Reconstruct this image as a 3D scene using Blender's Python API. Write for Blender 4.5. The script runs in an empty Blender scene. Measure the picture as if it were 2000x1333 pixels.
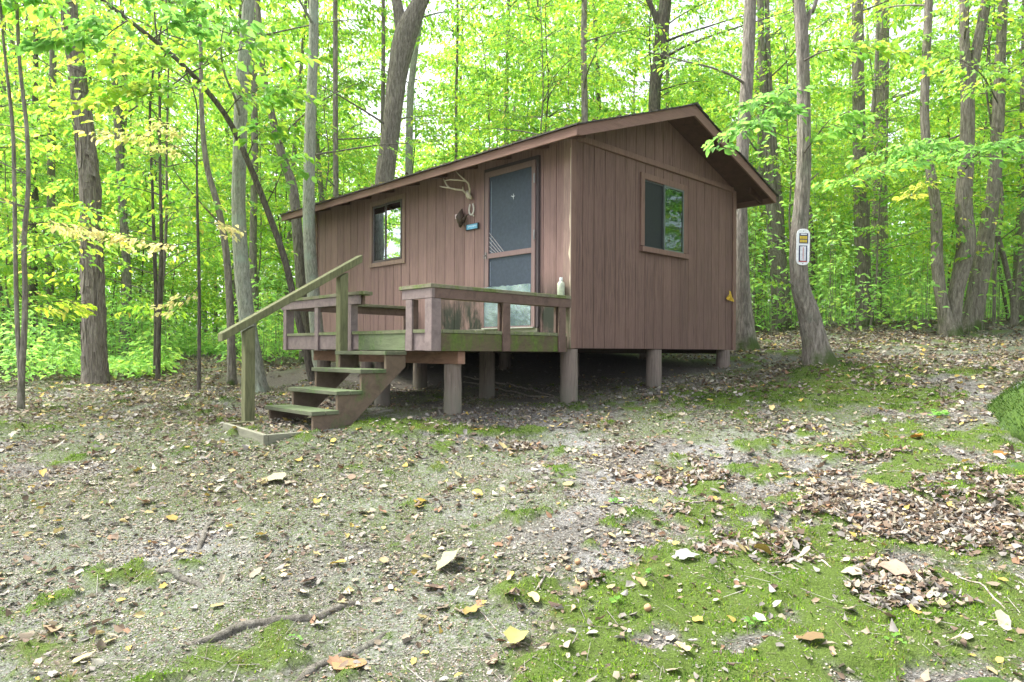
import bpy, math, random
import numpy as np
from mathutils import Matrix, Vector

# ------------------------------------------------------------------ camera
F, CY, ROLL, YAW = 1340.8, 685.9, 0.0052, 0.7686      # focal (px of a 2000 px wide frame), principal row, roll
CAMZ = 1.5
sc = bpy.context.scene
cam_d = bpy.data.cameras.new('camera'); cam = bpy.data.objects.new('camera', cam_d)
sc.collection.objects.link(cam); sc.camera = cam
cam_d.sensor_width = 36; cam_d.lens = 36*F/2000.0
cam_d.shift_y = (CY-666.5)/2000.0
cam_d.clip_start = 0.05; cam_d.clip_end = 1200
cr, sr = math.cos(ROLL), math.sin(ROLL)
cam.matrix_world = Matrix(((cr, -sr, 0, 0), (0, 0, -1, 0), (sr, cr, 0, CAMZ), (0, 0, 0, 1)))
# ------------------------------------------------------------------ world and sun
SUN_EL, SUN_AZ = math.radians(58), math.radians(-72)   # azimuth from +Y towards +X
w = bpy.data.worlds.new('World'); sc.world = w; w.use_nodes = True
nt = w.node_tree; nt.nodes.clear()
sky = nt.nodes.new('ShaderNodeTexSky'); sky.sky_type = 'NISHITA'; sky.sun_disc = False
sky.sun_elevation = SUN_EL; sky.sun_rotation = SUN_AZ; sky.dust_density = 4.0; sky.air_density = 1.0; sky.ozone_density = 1.0
hs = nt.nodes.new('ShaderNodeHueSaturation'); hs.inputs['Saturation'].default_value = 0.30
bg = nt.nodes.new('ShaderNodeBackground'); bg.inputs['Strength'].default_value = 0.15
wo = nt.nodes.new('ShaderNodeOutputWorld')
nt.links.new(sky.outputs[0], hs.inputs['Color']); nt.links.new(hs.outputs[0], bg.inputs['Color']); nt.links.new(bg.outputs[0], wo.inputs['Surface'])
sd = bpy.data.lights.new('sun', 'SUN'); sd.energy = 3.0; sd.angle = math.radians(24); sd.color = (1.0, 0.96, 0.88)
so = bpy.data.objects.new('sun', sd); sc.collection.objects.link(so)
dirv = Vector((math.sin(SUN_AZ)*math.cos(SUN_EL), math.cos(SUN_AZ)*math.cos(SUN_EL), math.sin(SUN_EL)))
so.rotation_euler = dirv.to_track_quat('Z', 'Y').to_euler()
sc.view_settings.view_transform = 'Standard'; sc.view_settings.look = 'None'
sc.view_settings.exposure = 1.85; sc.view_settings.gamma = 1.0
sc.cycles.use_denoising = True
sc.cycles.max_bounces = 8; sc.cycles.transmission_bounces = 6; sc.cycles.diffuse_bounces = 4; sc.cycles.glossy_bounces = 3
sc.cycles.transparent_max_bounces = 8

rng = np.random.default_rng(7); rnd = random.Random(5)

# ------------------------------------------------------------------ helpers
def ray(x, y):
    dx, dy = x-1000.0, y-CY
    X = cr*dx+sr*dy; Yd = -sr*dx+cr*dy
    return np.array([X/F, 1.0, -Yd/F])
def at(x, y, Y):
    r = ray(x, y)*Y
    return np.array([r[0], r[1], r[2]+CAMZ])

def link(o, parent=None):
    sc.collection.objects.link(o)
    if parent is not None: o.parent = parent
    return o
def mesh_from(name, V, Fs, mats, attrs=None, smooth=False, mi=None):
    """V (n,3) array, Fs list of face tuples or (m,k) array"""
    me = bpy.data.meshes.new(name)
    V = np.asarray(V, dtype=np.float32)
    if isinstance(Fs, np.ndarray):
        m, k = Fs.shape
        me.vertices.add(len(V)); me.vertices.foreach_set('co', V.ravel())
        me.loops.add(m*k); me.loops.foreach_set('vertex_index', Fs.astype(np.int32).ravel())
        me.polygons.add(m); me.polygons.foreach_set('loop_start', np.arange(0, m*k, k, dtype=np.int32))
        me.polygons.foreach_set('loop_total', np.full(m, k, dtype=np.int32))
        me.update(calc_edges=True)
    else:
        me.from_pydata([tuple(map(float, q)) for q in V], [], [tuple(int(i) for i in q) for q in Fs]); me.update()
    for m_ in (mats if isinstance(mats, (list, tuple)) else [mats]): me.materials.append(m_)
    if attrs:
        for k_, a in attrs.items():
            a = np.asarray(a, dtype=np.float32)
            if a.ndim == 1:
                at_ = me.attributes.new(k_, 'FLOAT', 'POINT'); at_.data.foreach_set('value', a)
            else:
                at_ = me.attributes.new(k_, 'FLOAT_COLOR', 'POINT')
                c4 = np.ones((len(a), 4), dtype=np.float32); c4[:, :3] = a
                at_.data.foreach_set('color', c4.ravel())
    if mi is not None: me.polygons.foreach_set('material_index', np.asarray(mi, dtype=np.int32))
    if smooth: me.polygons.foreach_set('use_smooth', np.ones(len(me.polygons), dtype=bool))
    return me
def put(name, me, parent=None, loc=None):
    o = bpy.data.objects.new(name, me); link(o, parent)
    if loc is not None: o.location = loc
    return o
def tag(o, label=None, cat=None, group=None, kind=None):
    if label: o['label'] = label
    if cat: o['category'] = cat
    if group: o['group'] = group
    if kind: o['kind'] = kind
    return o
def empty(name, loc, rz=0.0, label=None, cat=None, group=None):
    o = bpy.data.objects.new(name, None); o.empty_display_size = 0.2
    link(o); o.location = loc; o.rotation_euler = (0, 0, rz)
    return tag(o, label, cat, group)

class MB:
    def __init__(s): s.v = []; s.f = []
    def poly(s, vs, fs):
        n = len(s.v); s.v += [tuple(map(float, q)) for q in vs]; s.f += [tuple(n+i for i in q) for q in fs]; return s
    def box(s, a0, a1, b0, b1, z0, z1, jit=0.0):
        vs = [(a, b, z) for z in (z0, z1) for b in (b0, b1) for a in (a0, a1)]
        if jit: vs = [tuple(c+rnd.uniform(-jit, jit) for c in q) for q in vs]
        return s.poly(vs, [(0, 2, 3, 1), (4, 5, 7, 6), (0, 1, 5, 4), (2, 6, 7, 3), (0, 4, 6, 2), (1, 3, 7, 5)])
    def prism(s, prof, axis, lo, hi):
        """prof: list of 2-d points; axis 'a'|'b'|'z' extruded lo..hi"""
        n = len(prof)
        def mk(p, t): return {'a': (t, p[0], p[1]), 'b': (p[0], t, p[1]), 'z': (p[0], p[1], t)}[axis]
        vs = [mk(p, lo) for p in prof]+[mk(p, hi) for p in prof]
        return s.poly(vs, [tuple(range(n)), tuple(range(2*n-1, n-1, -1))]+[(i, i+n, (i+1) % n+n, (i+1) % n) for i in range(n)])
    def hexa(s, vs):
        return s.poly(vs, [(0, 2, 3, 1), (4, 5, 7, 6), (0, 1, 5, 4), (2, 6, 7, 3), (0, 4, 6, 2), (1, 3, 7, 5)])
    def beam(s, p, q, w_, h, up=(0, 0, 1)):
        p, q, up = Vector(p), Vector(q), Vector(up)
        d = (q-p).normalized(); sd_ = d.cross(up).normalized()*w_/2; u_ = sd_.cross(d).normalized()*h/2
        return s.hexa([p-sd_-u_, p+sd_-u_, q-sd_-u_, q+sd_-u_, p-sd_+u_, p+sd_+u_, q-sd_+u_, q+sd_+u_])
    def tube(s, pts, rad, n=8, cap=True, flat=1.0):
        P = [Vector(p) for p in pts]; base = len(s.v); prev = None
        for i, p in enumerate(P):
            t = (P[min(i+1, len(P)-1)]-P[max(i-1, 0)]).normalized()
            if prev is None: x = t.orthogonal().normalized()
            else: x = (prev-t*prev.dot(t)).normalized()
            prev = x; y = t.cross(x)
            for k in range(n):
                a = 2*math.pi*k/n
                s.v.append(tuple(p+(x*math.cos(a)+y*math.sin(a)*flat)*rad[i]))
        for i in range(len(P)-1):
            for k in range(n):
                a, b = base+i*n+k, base+i*n+(k+1) % n
                s.f.append((a, b, b+n, a+n))
        if cap:
            s.f.append(tuple(base+k for k in range(n-1, -1, -1))); s.f.append(tuple(base+(len(P)-1)*n+k for k in range(n)))
        return s
    def build(s, name, mat, parent=None, bevel=0.0, smooth=False):
        me = mesh_from(name, s.v, s.f, mat, smooth=smooth)
        import bmesh
        bm = bmesh.new(); bm.from_mesh(me); bmesh.ops.recalc_face_normals(bm, faces=bm.faces)
        if bevel: bmesh.ops.bevel(bm, geom=list(bm.edges), offset=bevel, segments=1, affect='EDGES', clamp_overlap=True)
        bm.to_mesh(me); bm.free()
        if smooth: me.polygons.foreach_set('use_smooth', np.ones(len(me.polygons), dtype=bool))
        return put(name, me, parent)

# value noise
TAB = rng.random((256, 256))
def vnoise(x, y, s=1.0, off=0):
    x = np.asarray(x, float)*s+off*17.31+1000; y = np.asarray(y, float)*s+off*7.77+1000
    xi = np.floor(x).astype(int); yi = np.floor(y).astype(int)
    fx = x-xi; fy = y-yi; fx = fx*fx*(3-2*fx); fy = fy*fy*(3-2*fy)
    g = lambda i, j: TAB[(i) & 255, (j) & 255]
    return (g(xi, yi)*(1-fx)+g(xi+1, yi)*fx)*(1-fy)+(g(xi, yi+1)*(1-fx)+g(xi+1, yi+1)*fx)*fy
def fbm(x, y, s=1.0, o=4, off=0):
    r = 0; a = 1; t = 0
    for i in range(o): r = r+a*vnoise(x, y, s*2**i, off+i); t += a; a *= .5
    return r/t
def sstep(a, b, x): t = np.clip((x-a)/(b-a), 0, 1); return t*t*(3-2*t)

# ------------------------------------------------------------------ materials
def newmat(name):
    m = bpy.data.materials.new(name); m.use_nodes = True
    n = m.node_tree.nodes; l = m.node_tree.links; n.clear()
    out = n.new('ShaderNodeOutputMaterial'); return m, n, l, out
def nz(n, l, co, scale, detail=6, rough=.6, dist=0.0, stretch=None):
    src = co
    if stretch:
        mp = n.new('ShaderNodeMapping'); mp.inputs['Scale'].default_value = stretch; l.new(co, mp.inputs['Vector']); src = mp.outputs[0]
    t = n.new('ShaderNodeTexNoise'); t.inputs['Scale'].default_value = scale; t.inputs['Detail'].default_value = detail
    t.inputs['Roughness'].default_value = rough; t.inputs['Distortion'].default_value = dist
    l.new(src, t.inputs['Vector']); return t.outputs['Fac']
def ramp(n, l, fac, stops):
    r = n.new('ShaderNodeValToRGB'); e = r.color_ramp.elements
    e[0].position, e[0].color = stops[0][0], (*stops[0][1], 1)
    e[1].position, e[1].color = stops[-1][0], (*stops[-1][1], 1)
    for p, c in stops[1:-1]:
        x = e.new(p); x.color = (*c, 1)
    l.new(fac, r.inputs['Fac']); return r.outputs['Color']
def step(n, l, v, a, b):
    m_ = n.new('ShaderNodeMapRange'); m_.interpolation_type = 'SMOOTHSTEP'
    m_.inputs['From Min'].default_value = a; m_.inputs['From Max'].default_value = b
    l.new(v, m_.inputs['Value']); return m_.outputs['Result']
def mix(n, l, f, a, b):
    m_ = n.new('ShaderNodeMix'); m_.data_type = 'RGBA'
    if isinstance(f, (int, float)): m_.inputs['Factor'].default_value = f
    else: l.new(f, m_.inputs['Factor'])
    for s_, v_ in (('A', a), ('B', b)):
        i = [q for q in m_.inputs if q.name == s_ and q.type == 'RGBA'][0]
        if isinstance(v_, tuple): i.default_value = (*v_, 1)
        else: l.new(v_, i)
    return [q for q in m_.outputs if q.type == 'RGBA'][0]
def mth(n, l, op, a, b=None):
    m_ = n.new('ShaderNodeMath'); m_.operation = op
    for i, v_ in enumerate((a, b)):
        if v_ is None: continue
        if isinstance(v_, (int, float)): m_.inputs[i].default_value = v_
        else: l.new(v_, m_.inputs[i])
    return m_.outputs[0]
def principled(n, l, out, col, rough=.8, bump=None, bstr=.4, bdist=.01, metal=0.0, spec=.3):
    p = n.new('ShaderNodeBsdfPrincipled'); p.inputs['Roughness'].default_value = rough; p.inputs['Metallic'].default_value = metal
    p.inputs['Specular IOR Level'].default_value = spec
    if isinstance(col, tuple): p.inputs['Base Color'].default_value = (*col, 1)
    else: l.new(col, p.inputs['Base Color'])
    if bump is not None:
        b = n.new('ShaderNodeBump'); b.inputs['Strength'].default_value = bstr; b.inputs['Distance'].default_value = bdist
        l.new(bump, b.inputs['Height']); l.new(b.outputs[0], p.inputs['Normal'])
    l.new(p.outputs[0], out.inputs['Surface']); return p
def objco(n): return n.new('ShaderNodeTexCoord').outputs['Object']

def wood(name, base, grain=(9, 9, .7), moss=0.0, mosscol=(.10, .14, .035), upmoss=0.0, peel=0.0, peelcol=(.55, .48, .42), rough=.8, low=None, var=.35, bmax=None):
    """painted or weathered board. moss: how much of it is mossy everywhere, upmoss: extra on top faces, low: (z0,z1,col) grime patch band"""
    m, n, l, out = newmat(name); co = objco(n)
    g = nz(n, l, co, 6, 8, .65, .6, grain); g2 = nz(n, l, co, 1.7, 4, .6)
    dark = tuple(c*(1-var) for c in base); lite = tuple(min(1, c*(1+var*.8)) for c in base)
    c = ramp(n, l, g, [(.3, dark), (.5, base), (.72, lite)])
    c = mix(n, l, mth(n, l, 'MULTIPLY', step(n, l, g2, .35, .7), .35), c, tuple(x*1.25 for x in base))
    if 'siding' in name:
        st_ = nz(n, l, co, 3, 7, .7, .2, (7, 7, .18)); c = mix(n, l, mth(n, l, 'MULTIPLY', step(n, l, st_, .50, .68), .6), c, tuple(x*.5 for x in base))
        c = mix(n, l, mth(n, l, 'MULTIPLY', step(n, l, nz(n, l, co, .8, 5, .6), .48, .68), .35), c, tuple(x*.75 for x in base))
    if peel:
        pn = nz(n, l, co, 9, 8, .7, .5, (2.5, 2.5, .8)); c = mix(n, l, step(n, l, pn, .66-peel, .70-peel), c, peelcol)
    if low:
        z0, z1, lc = low
        sx = n.new('ShaderNodeSeparateXYZ'); l.new(co, sx.inputs[0])
        ln = nz(n, l, co, 5, 8, .7, .3, (1, 1, .35))
        f = mth(n, l, 'MULTIPLY', mth(n, l, 'SUBTRACT', 1.0, step(n, l, sx.outputs[2], z0, z1)), step(n, l, ln, .34, .56))
        if bmax: f = mth(n, l, 'MULTIPLY', f, mth(n, l, 'SUBTRACT', 1.0, step(n, l, mth(n, l, 'ADD', sx.outputs[1], ln), bmax, bmax+.5)))
        c = mix(n, l, f, c, lc)
    if moss or upmoss:
        mn = nz(n, l, co, 4.5, 8, .7, .4, (1, 1, .6)); f = step(n, l, mn, .78-moss*.55, .9-moss*.45)
        if upmoss:
            ge = n.new('ShaderNodeNewGeometry'); s3 = n.new('ShaderNodeSeparateXYZ'); l.new(ge.outputs['Normal'], s3.inputs[0])
            up = mth(n, l, 'MULTIPLY', step(n, l, s3.outputs[2], .4, .9), upmoss)
            f = mth(n, l, 'MINIMUM', mth(n, l, 'ADD', f, mth(n, l, 'MULTIPLY', up, step(n, l, mn, .3, .5))), 1.0)
        mc = ramp(n, l, nz(n, l, co, 30, 6), [(.3, tuple(x*.6 for x in mosscol)), (.7, tuple(x*1.4 for x in mosscol))])
        c = mix(n, l, mth(n, l, 'MULTIPLY', f, .85), c, mc)
    if low is not None or 'siding' in name:
        ri = n.new('ShaderNodeNewGeometry').outputs['Random Per Island']; hv = n.new('ShaderNodeHueSaturation'); l.new(mth(n, l, 'ADD', mth(n, l, 'MULTIPLY', ri, .16), .92), hv.inputs['Value']); l.new(c, hv.inputs['Color']); c = hv.outputs[0]
    principled(n, l, out, c, rough, g, .35, .004, spec=.25); return m
def plain(name, col, rough=.6, metal=0.0, bump=0.0):
    m, n, l, out = newmat(name); co = objco(n); g = nz(n, l, co, 25, 5)
    c = ramp(n, l, g, [(.3, tuple(x*.8 for x in col)), (.7, tuple(min(1, x*1.12) for x in col))])
    principled(n, l, out, c, rough, g if bump else None, bump, .004, metal); return m

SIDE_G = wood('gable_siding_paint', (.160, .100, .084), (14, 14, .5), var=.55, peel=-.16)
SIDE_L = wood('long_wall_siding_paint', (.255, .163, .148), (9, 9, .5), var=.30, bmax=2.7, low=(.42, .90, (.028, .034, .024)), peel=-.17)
TRIM = wood('brown_trim_paint', (.18, .112, .090), peel=-.09)
TRIMP = wood('peeling_corner_paint', (.27, .185, .16), peel=-.02, peelcol=(.5, .43, .34), low=(.3, 1.2, (.12, .12, .07)))
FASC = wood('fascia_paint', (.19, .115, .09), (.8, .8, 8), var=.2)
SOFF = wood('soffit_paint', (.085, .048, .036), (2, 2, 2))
DARKW = wood('dark_underfloor_wood', (.05, .035, .028))
RAILB = wood('rail_paint', (.125, .083, .068), (2, 2, 2), moss=.18)
RAILL = wood('weathered_rail_paint', (.20, .158, .152), (2, 2, 2), moss=.12)
CAPM = wood('mossy_rail_cap', (.17, .16, .11), (2, 2, 2), moss=.6, upmoss=1)
RIMG = wood('mossy_deck_rim', (.095, .075, .045), (1, 1, 5), moss=.62, mosscol=(.085, .14, .02))
RIMGL = wood('green_stained_rim', (.15, .18, .10), (1, 1, 5), moss=.5, mosscol=(.13, .19, .07))
DECKB = wood('mossy_deck_board', (.16, .17, .10), (2, 2, 2), moss=.55, upmoss=1, mosscol=(.13, .18, .06))
POSTG = wood('green_weathered_post', (.135, .14, .07), (6, 6, .8), moss=.35, mosscol=(.10, .155, .04), var=.5)
TREAD = wood('mossy_tread_board', (.115, .125, .08), (1, 1, 6), moss=.5, upmoss=.7, mosscol=(.085, .13, .05))
STRG = wood('stringer_paint', (.135, .10, .072), (2, 2, 2), moss=.45, mosscol=(.09, .12, .045))
EDGE = wood('grey_edging_board', (.19, .19, .14), (1, 1, 5), moss=.4, mosscol=(.11, .15, .05))
PIER = wood('pier_post_wood', (.18, .145, .125), (7, 7, .5), var=.55, peel=-.01, peelcol=(.36, .33, .32), low=(-.62, -.25, (.16, .15, .12)))
DFR = wood('door_frame_paint', (.21, .145, .14), var=.15)
DKFR = wood('dark_door_casing', (.075, .06, .065), var=.2)
VINYL = plain('window_alloy', (.12, .10, .10), .5)
BONE = plain('antler_bone', (.52, .46, .36), .5, bump=.3)
IRON = plain('painted_horseshoe', (.6, .57, .52), .5)
DBROWN = plain('carved_brown', (.06, .04, .03), .6, bump=.5)
WHITEP = plain('white_enamel', (.78, .80, .84), .35)
NAVY = plain('navy_print', (.03, .035, .10), .4)
YELP = plain('yellow_print', (.62, .46, .04), .4)
REDP = plain('red_print', (.45, .07, .07), .4)
PINKS = plain('pinkish_sign', (.62, .48, .50), .5)
BLUES = plain('blue_sign', (.16, .42, .62), .4)
BLUEW = plain('pale_sign_print', (.55, .72, .85), .4)
BLACK = plain('black_board', (.03, .03, .03), .6)
BOTT = wood('algae_stained_plastic', (.42, .46, .36), (2, 2, 2), moss=.35, mosscol=(.22, .28, .12), rough=.5)
CLEARW = plain('white_plastic', (.7, .75, .75), .4)
SCREENM = plain('insect_screen', (.045, .060, .088), .5)
SCREEND = plain('dark_window_screen', (.012, .018, .019), .65)
IN_W = plain('interior_board', (.28, .22, .14), .8)
STEEL = plain('hinge_steel', (.25, .24, .24), .4, .8)
YLEAF = plain('yellow_leaf', (.55, .36, .03), .6)
SHING = wood('dark_shingle', (.055, .05, .045), (3, 3, 3), moss=.45, mosscol=(.07, .09, .02))
def glassmat(name, refl, tint):
    m, n, l, out = newmat(name)
    g = n.new('ShaderNodeBsdfGlossy'); g.inputs['Roughness'].default_value = .02; g.inputs['Color'].default_value = (.82, .90, 1, 1)
    t = n.new('ShaderNodeBsdfTransparent'); t.inputs['Color'].default_value = (*tint, 1)
    co = objco(n); b = n.new('ShaderNodeBump'); b.inputs['Strength'].default_value = .06; b.inputs['Distance'].default_value = .02
    l.new(nz(n, l, co, 3, 2), b.inputs['Height']); l.new(b.outputs[0], g.inputs['Normal'])
    fr = n.new('ShaderNodeFresnel'); fr.inputs['IOR'].default_value = 1.5
    ms = n.new('ShaderNodeMixShader'); l.new(mth(n, l, 'MINIMUM', mth(n, l, 'MULTIPLY', fr.outputs[0], refl), .9), ms.inputs[0]); l.new(t.outputs[0], ms.inputs[1]); l.new(g.outputs[0], ms.inputs[2])
    l.new(ms.outputs[0], out.inputs['Surface']); return m
GLASS = glassmat('window_glass', 8.0, (.55, .62, .62))
GLASS2 = glassmat('gable_window_glass', .9, (.55, .66, .52))
def kickmat():
    m, n, l, out = newmat('dented_aluminium'); co = objco(n)
    g = nz(n, l, co, 7, 5, .6, 1.0)
    c = ramp(n, l, nz(n, l, co, 3, 6), [(.35, (.14, .20, .25)), (.65, (.36, .44, .48))])  # blue-teal mottling puts reflected tones into the metal colour
    principled(n, l, out, c, .22, g, .22, .03, .85); return m
KICK = kickmat()

def bark(name, c1, c2, vs=(7, 7, 1.2), mosscol=None, bs=.8, lichen=.0):
    m, n, l, out = newmat(name); co = objco(n)
    g = nz(n, l, co, 5, 9, .72, .7, vs); g2 = nz(n, l, co, 2.2, 5)
    c = ramp(n, l, g, [(.32, tuple(x*.45 for x in c1)), (.46, c1), (.66, c2)])
    if lichen: c = mix(n, l, mth(n, l, 'MULTIPLY', step(n, l, nz(n, l, co, 3.3, 7, .7), .5, .66), lichen), c, (.30, .36, .29))
    if mosscol:
        sx = n.new('ShaderNodeSeparateXYZ'); l.new(co, sx.inputs[0])
        f = mth(n, l, 'MULTIPLY', mth(n, l, 'SUBTRACT', 1.0, step(n, l, sx.outputs[2], .05, .5)), step(n, l, g2, .42, .6)); c = mix(n, l, f, c, mosscol)
    principled(n, l, out, c, .9, g, bs, .03, spec=.15); return m
BK_GREY = bark('bark_grey', (.18, .16, .135), (.36, .325, .285), mosscol=(.06, .09, .025), lichen=.15)
BK_PALE = bark('bark_pale_green_grey', (.24, .25, .20), (.42, .43, .36), (9, 9, 2), lichen=.7, bs=.4)
BK_SHAG = bark('bark_shaggy', (.20, .17, .145), (.42, .375, .335), (10, 10, .9), bs=1.0)
BK_DARK = bark('bark_dark', (.085, .075, .062), (.20, .175, .145), lichen=.1)
BK_BROWN = bark('bark_brown', (.16, .143, .118), (.33, .30, .255), mosscol=(.06, .09, .025))

def leafmat(name, stops, transl=.55, gloss=.25, rough=.45):
    m, n, l, out = newmat(name)
    a = n.new('ShaderNodeAttribute'); a.attribute_name = 'tint'
    c = ramp(n, l, a.outputs['Fac'], stops)
    co = n.new('ShaderNodeNewGeometry').outputs['Position']
    c = mix(n, l, mth(n, l, 'MULTIPLY', step(n, l, nz(n, l, co, .5, 4), .42, .62), .35), c, stops[0][1])
    d = n.new('ShaderNodeBsdfDiffuse'); l.new(c, d.inputs['Color'])
    t = n.new('ShaderNodeBsdfTranslucent')
    hv = n.new('ShaderNodeHueSaturation'); hv.inputs['Value'].default_value = 2.4; hv.inputs['Saturation'].default_value = 1.05; hv.inputs['Hue'].default_value = .493
    l.new(c, hv.inputs['Color']); l.new(hv.outputs[0], t.inputs['Color'])
    ms = n.new('ShaderNodeMixShader'); ms.inputs[0].default_value = transl; l.new(d.outputs[0], ms.inputs[1]); l.new(t.outputs[0], ms.inputs[2])
    g = n.new('ShaderNodeBsdfGlossy'); g.inputs['Roughness'].default_value = rough; g.inputs['Color'].default_value = (.7, .8, .7, 1)
    fr = n.new('ShaderNodeFresnel'); fr.inputs['IOR'].default_value = 1.35
    m2 = n.new('ShaderNodeMixShader'); l.new(mth(n, l, 'MULTIPLY', fr.outputs[0], gloss), m2.inputs[0]); l.new(ms.outputs[0], m2.inputs[1]); l.new(g.outputs[0], m2.inputs[2])
    l.new(m2.outputs[0], out.inputs['Surface']); return m
LEAF = leafmat('leaf_green', [(0, (.10, .24, .055)), (.35, (.18, .34, .045)), (.7, (.32, .44, .05)), (.9, (.48, .49, .09)), (1, (.60, .46, .14))])
LEAFG = leafmat('leaf_deep_green', [(0, (.11, .25, .07)), (.6, (.18, .34, .06)), (.9, (.28, .42, .05)), (1, (.50, .40, .08))], gloss=.12)
LEAFY = leafmat('leaf_pale_yellow', [(0, (.34, .40, .12)), (.3, (.52, .49, .22)), (.8, (.64, .56, .30)), (1, (.60, .46, .20))], .45)
UNDER = leafmat('undergrowth_leaf', [(0, (.16, .33, .10)), (.6, (.26, .45, .10)), (1, (.42, .52, .11))])
def colmat(name, rough=.75, transl=.15):
    m, n, l, out = newmat(name)
    a = n.new('ShaderNodeAttribute'); a.attribute_name = 'col'
    geo = n.new('ShaderNodeNewGeometry').outputs['Position']
    c = mix(n, l, mth(n, l, 'MULTIPLY', step(n, l, nz(n, l, geo, 60, 4), .5, .7), .35), a.outputs['Color'], (.13, .09, .06))
    d = n.new('ShaderNodeBsdfPrincipled'); l.new(c, d.inputs['Base Color']); d.inputs['Roughness'].default_value = rough; d.inputs['Specular IOR Level'].default_value = .25
    t = n.new('ShaderNodeBsdfTranslucent'); l.new(c, t.inputs['Color'])
    ms = n.new('ShaderNodeMixShader'); ms.inputs[0].default_value = transl; l.new(d.outputs[0], ms.inputs[1]); l.new(t.outputs[0], ms.inputs[2]); l.new(ms.outputs[0], out.inputs['Surface']); return m
LITTER = colmat('dry_leaf'); MOSSM = colmat('moss_blade', .9, .35)

# ------------------------------------------------------------------ terrain
CP = [  # px x, px y, depth
 (1000, 1333, 2.55), (0, 1333, 2.6), (2000, 1333, 2.5), (1000, 1000, 4.2), (0, 1000, 4.3), (2000, 1000, 4.0), (1000, 900, 5.35),
 (0, 870, 5.9), (517, 868, 5.54), (1111, 792, 7.63), (884, 809, 6.68), (748, 793, 7.53), (1280, 755, 8.8), (1410, 718, 9.97), (948, 776, 8.64),
 (820, 756, 9.63), (40, 802, 7.4), (185, 750, 9.9), (388, 770, 8.5), (505, 765, 9.2), (600, 745, 9.4), (420, 700, 16), (400, 690, 26), (0, 720, 14), (0, 700, 26),
 (1600, 712, 8.8), (1860, 655, 12.4), (1700, 642, 13.4), (2000, 800, 6.2), (2000, 700, 9.2), (1980, 640, 13.2), (1465, 680, 11.3),
 (1180, 700, 11.0), (950, 700, 12.0), (1700, 800, 6.8), (1300, 668, 16), (1700, 630, 26), (1000, 680, 20), (1000, 660, 40), (2000, 620, 40), (0, 690, 40)]
cpw = np.array([at(*q) for q in CP]); cpw = np.vstack([cpw, [[0, 0, .02], [-4, 0, .0], [4, 0, .08], [-8, 3, .3], [8, 3, .6], [-12, 12, 1.0], [16, 12, 1.9], [0, -4, -.4]]])
def _K(d): return np.where(d > 1e-9, d*d*np.log(d+1e-12), 0)
_n = len(cpw); _d = np.linalg.norm(cpw[:, None, :2]-cpw[None, :, :2], axis=2)
_A = np.zeros((_n+3, _n+3)); _A[:_n, :_n] = _K(_d)+np.eye(_n)*.02; _A[:_n, _n] = 1; _A[:_n, _n+1:] = cpw[:, :2]; _A[_n, :_n] = 1; _A[_n+1:, :_n] = cpw[:, :2].T
_w = np.linalg.solve(_A, np.append(cpw[:, 2], [0, 0, 0]))
def terr(x, y):
    x = np.clip(np.asarray(x, float), -26, 28); y = np.clip(np.asarray(y, float), -4, 42)
    r = _w[_n]+_w[_n+1]*x+_w[_n+2]*y
    for i in range(_n): r = r+_w[i]*_K(np.hypot(x-cpw[i, 0], y-cpw[i, 1]))
    return r
def gp(px, py):
    """point of the ground seen at a pixel of the photograph"""
    r = ray(px, py); Y = 1.0
    while Y < 60:
        P = r*Y
        if P[2]+CAMZ <= terr(P[0], P[1]): break
        Y += .04
    return P[0], P[1]
# moss patches (centre, radii in metres along x and y, weight)
def ell(px, py, rx, ry, wt=1.0):
    x, y = gp(px, py); return (x, y, rx, ry, wt)
MOSS = [ell(1350, 1190, .75, .40), ell(1650, 1150, .8, .42), ell(1900, 1250, .5, .3), ell(1560, 1290, .9, .25), ell(1250, 1090, .4, .2, .8), ell(1800, 1180, .5, .4), ell(1600, 1060, .5, .25), ell(1150, 1300, .4, .16), ell(1980, 1060, .3, .22, .8),
        ell(1450, 1080, .55, .35, .9), ell(1530, 1010, .6, .33), ell(1680, 880, .95, .32), ell(1520, 930, .7, .3, .8), ell(1930, 950, .55, .35), ell(1820, 920, .5, .3),
        ell(1600, 765, 1.5, .75), ell(1400, 785, 1.0, .5, .9), ell(1720, 770, .9, .7, .9), ell(1640, 730, .7, .5, .9), ell(860, 836, 1.0, .16, 1.2), ell(760, 838, .5, .14, 1.0), ell(1550, 690, 1.2, .5, .6), ell(1820, 680, .9, .5, .5)]
OLIVE = [ell(500, 905, 2.2, .55), ell(250, 960, 1.6, .5), ell(800, 950, 1.2, .5, .8), ell(80, 830, 2.0, .5, .8), ell(620, 1010, 1.0, .35, .7), ell(980, 1240, .6, .25, .6), ell(300, 1240, .6, .2, .5), ell(1060, 990, .35, .15, .7), ell(430, 740, 1.3, 5, .6)]
PILE = [ell(1830, 1010, 1.0, .62), ell(1680, 1000, .5, .3, .8), ell(1900, 720, 2.2, 1.3), ell(1650, 670, 2.5, .9, .9), ell(1400, 1000, .35, .2, .5), ell(100, 800, 2.5, .8, .8), ell(350, 800, 1.8, .8, .7), ell(200, 740, 2.5, 1.2, .8)]
def emask(E, x, y, sc_=1.0, thr=.5, o=0):
    m_ = 0
    for (cx, cy_, rx, ry, wt) in E:
        m_ = np.maximum(m_, wt*np.exp(-(((x-cx)/rx)**2+((y-cy_)/ry)**2)*.8))
    nse = fbm(x, y, 2.4*sc_, 5, 3+o)
    nse = nse+.45*(fbm(x, y, 7*sc_, 4, 23+o)-.5)
    return sstep(thr-.10, thr+.10, m_*.80+nse*1.75-.835)
def mossm(x, y): return emask(MOSS, x, y, 1.3, .43)
def olivem(x, y): return np.maximum(emask(OLIVE, x, y, 1.2, .33, 5), .75*sstep(.46, .60, fbm(x, y, .9, 4, 81)))
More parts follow.
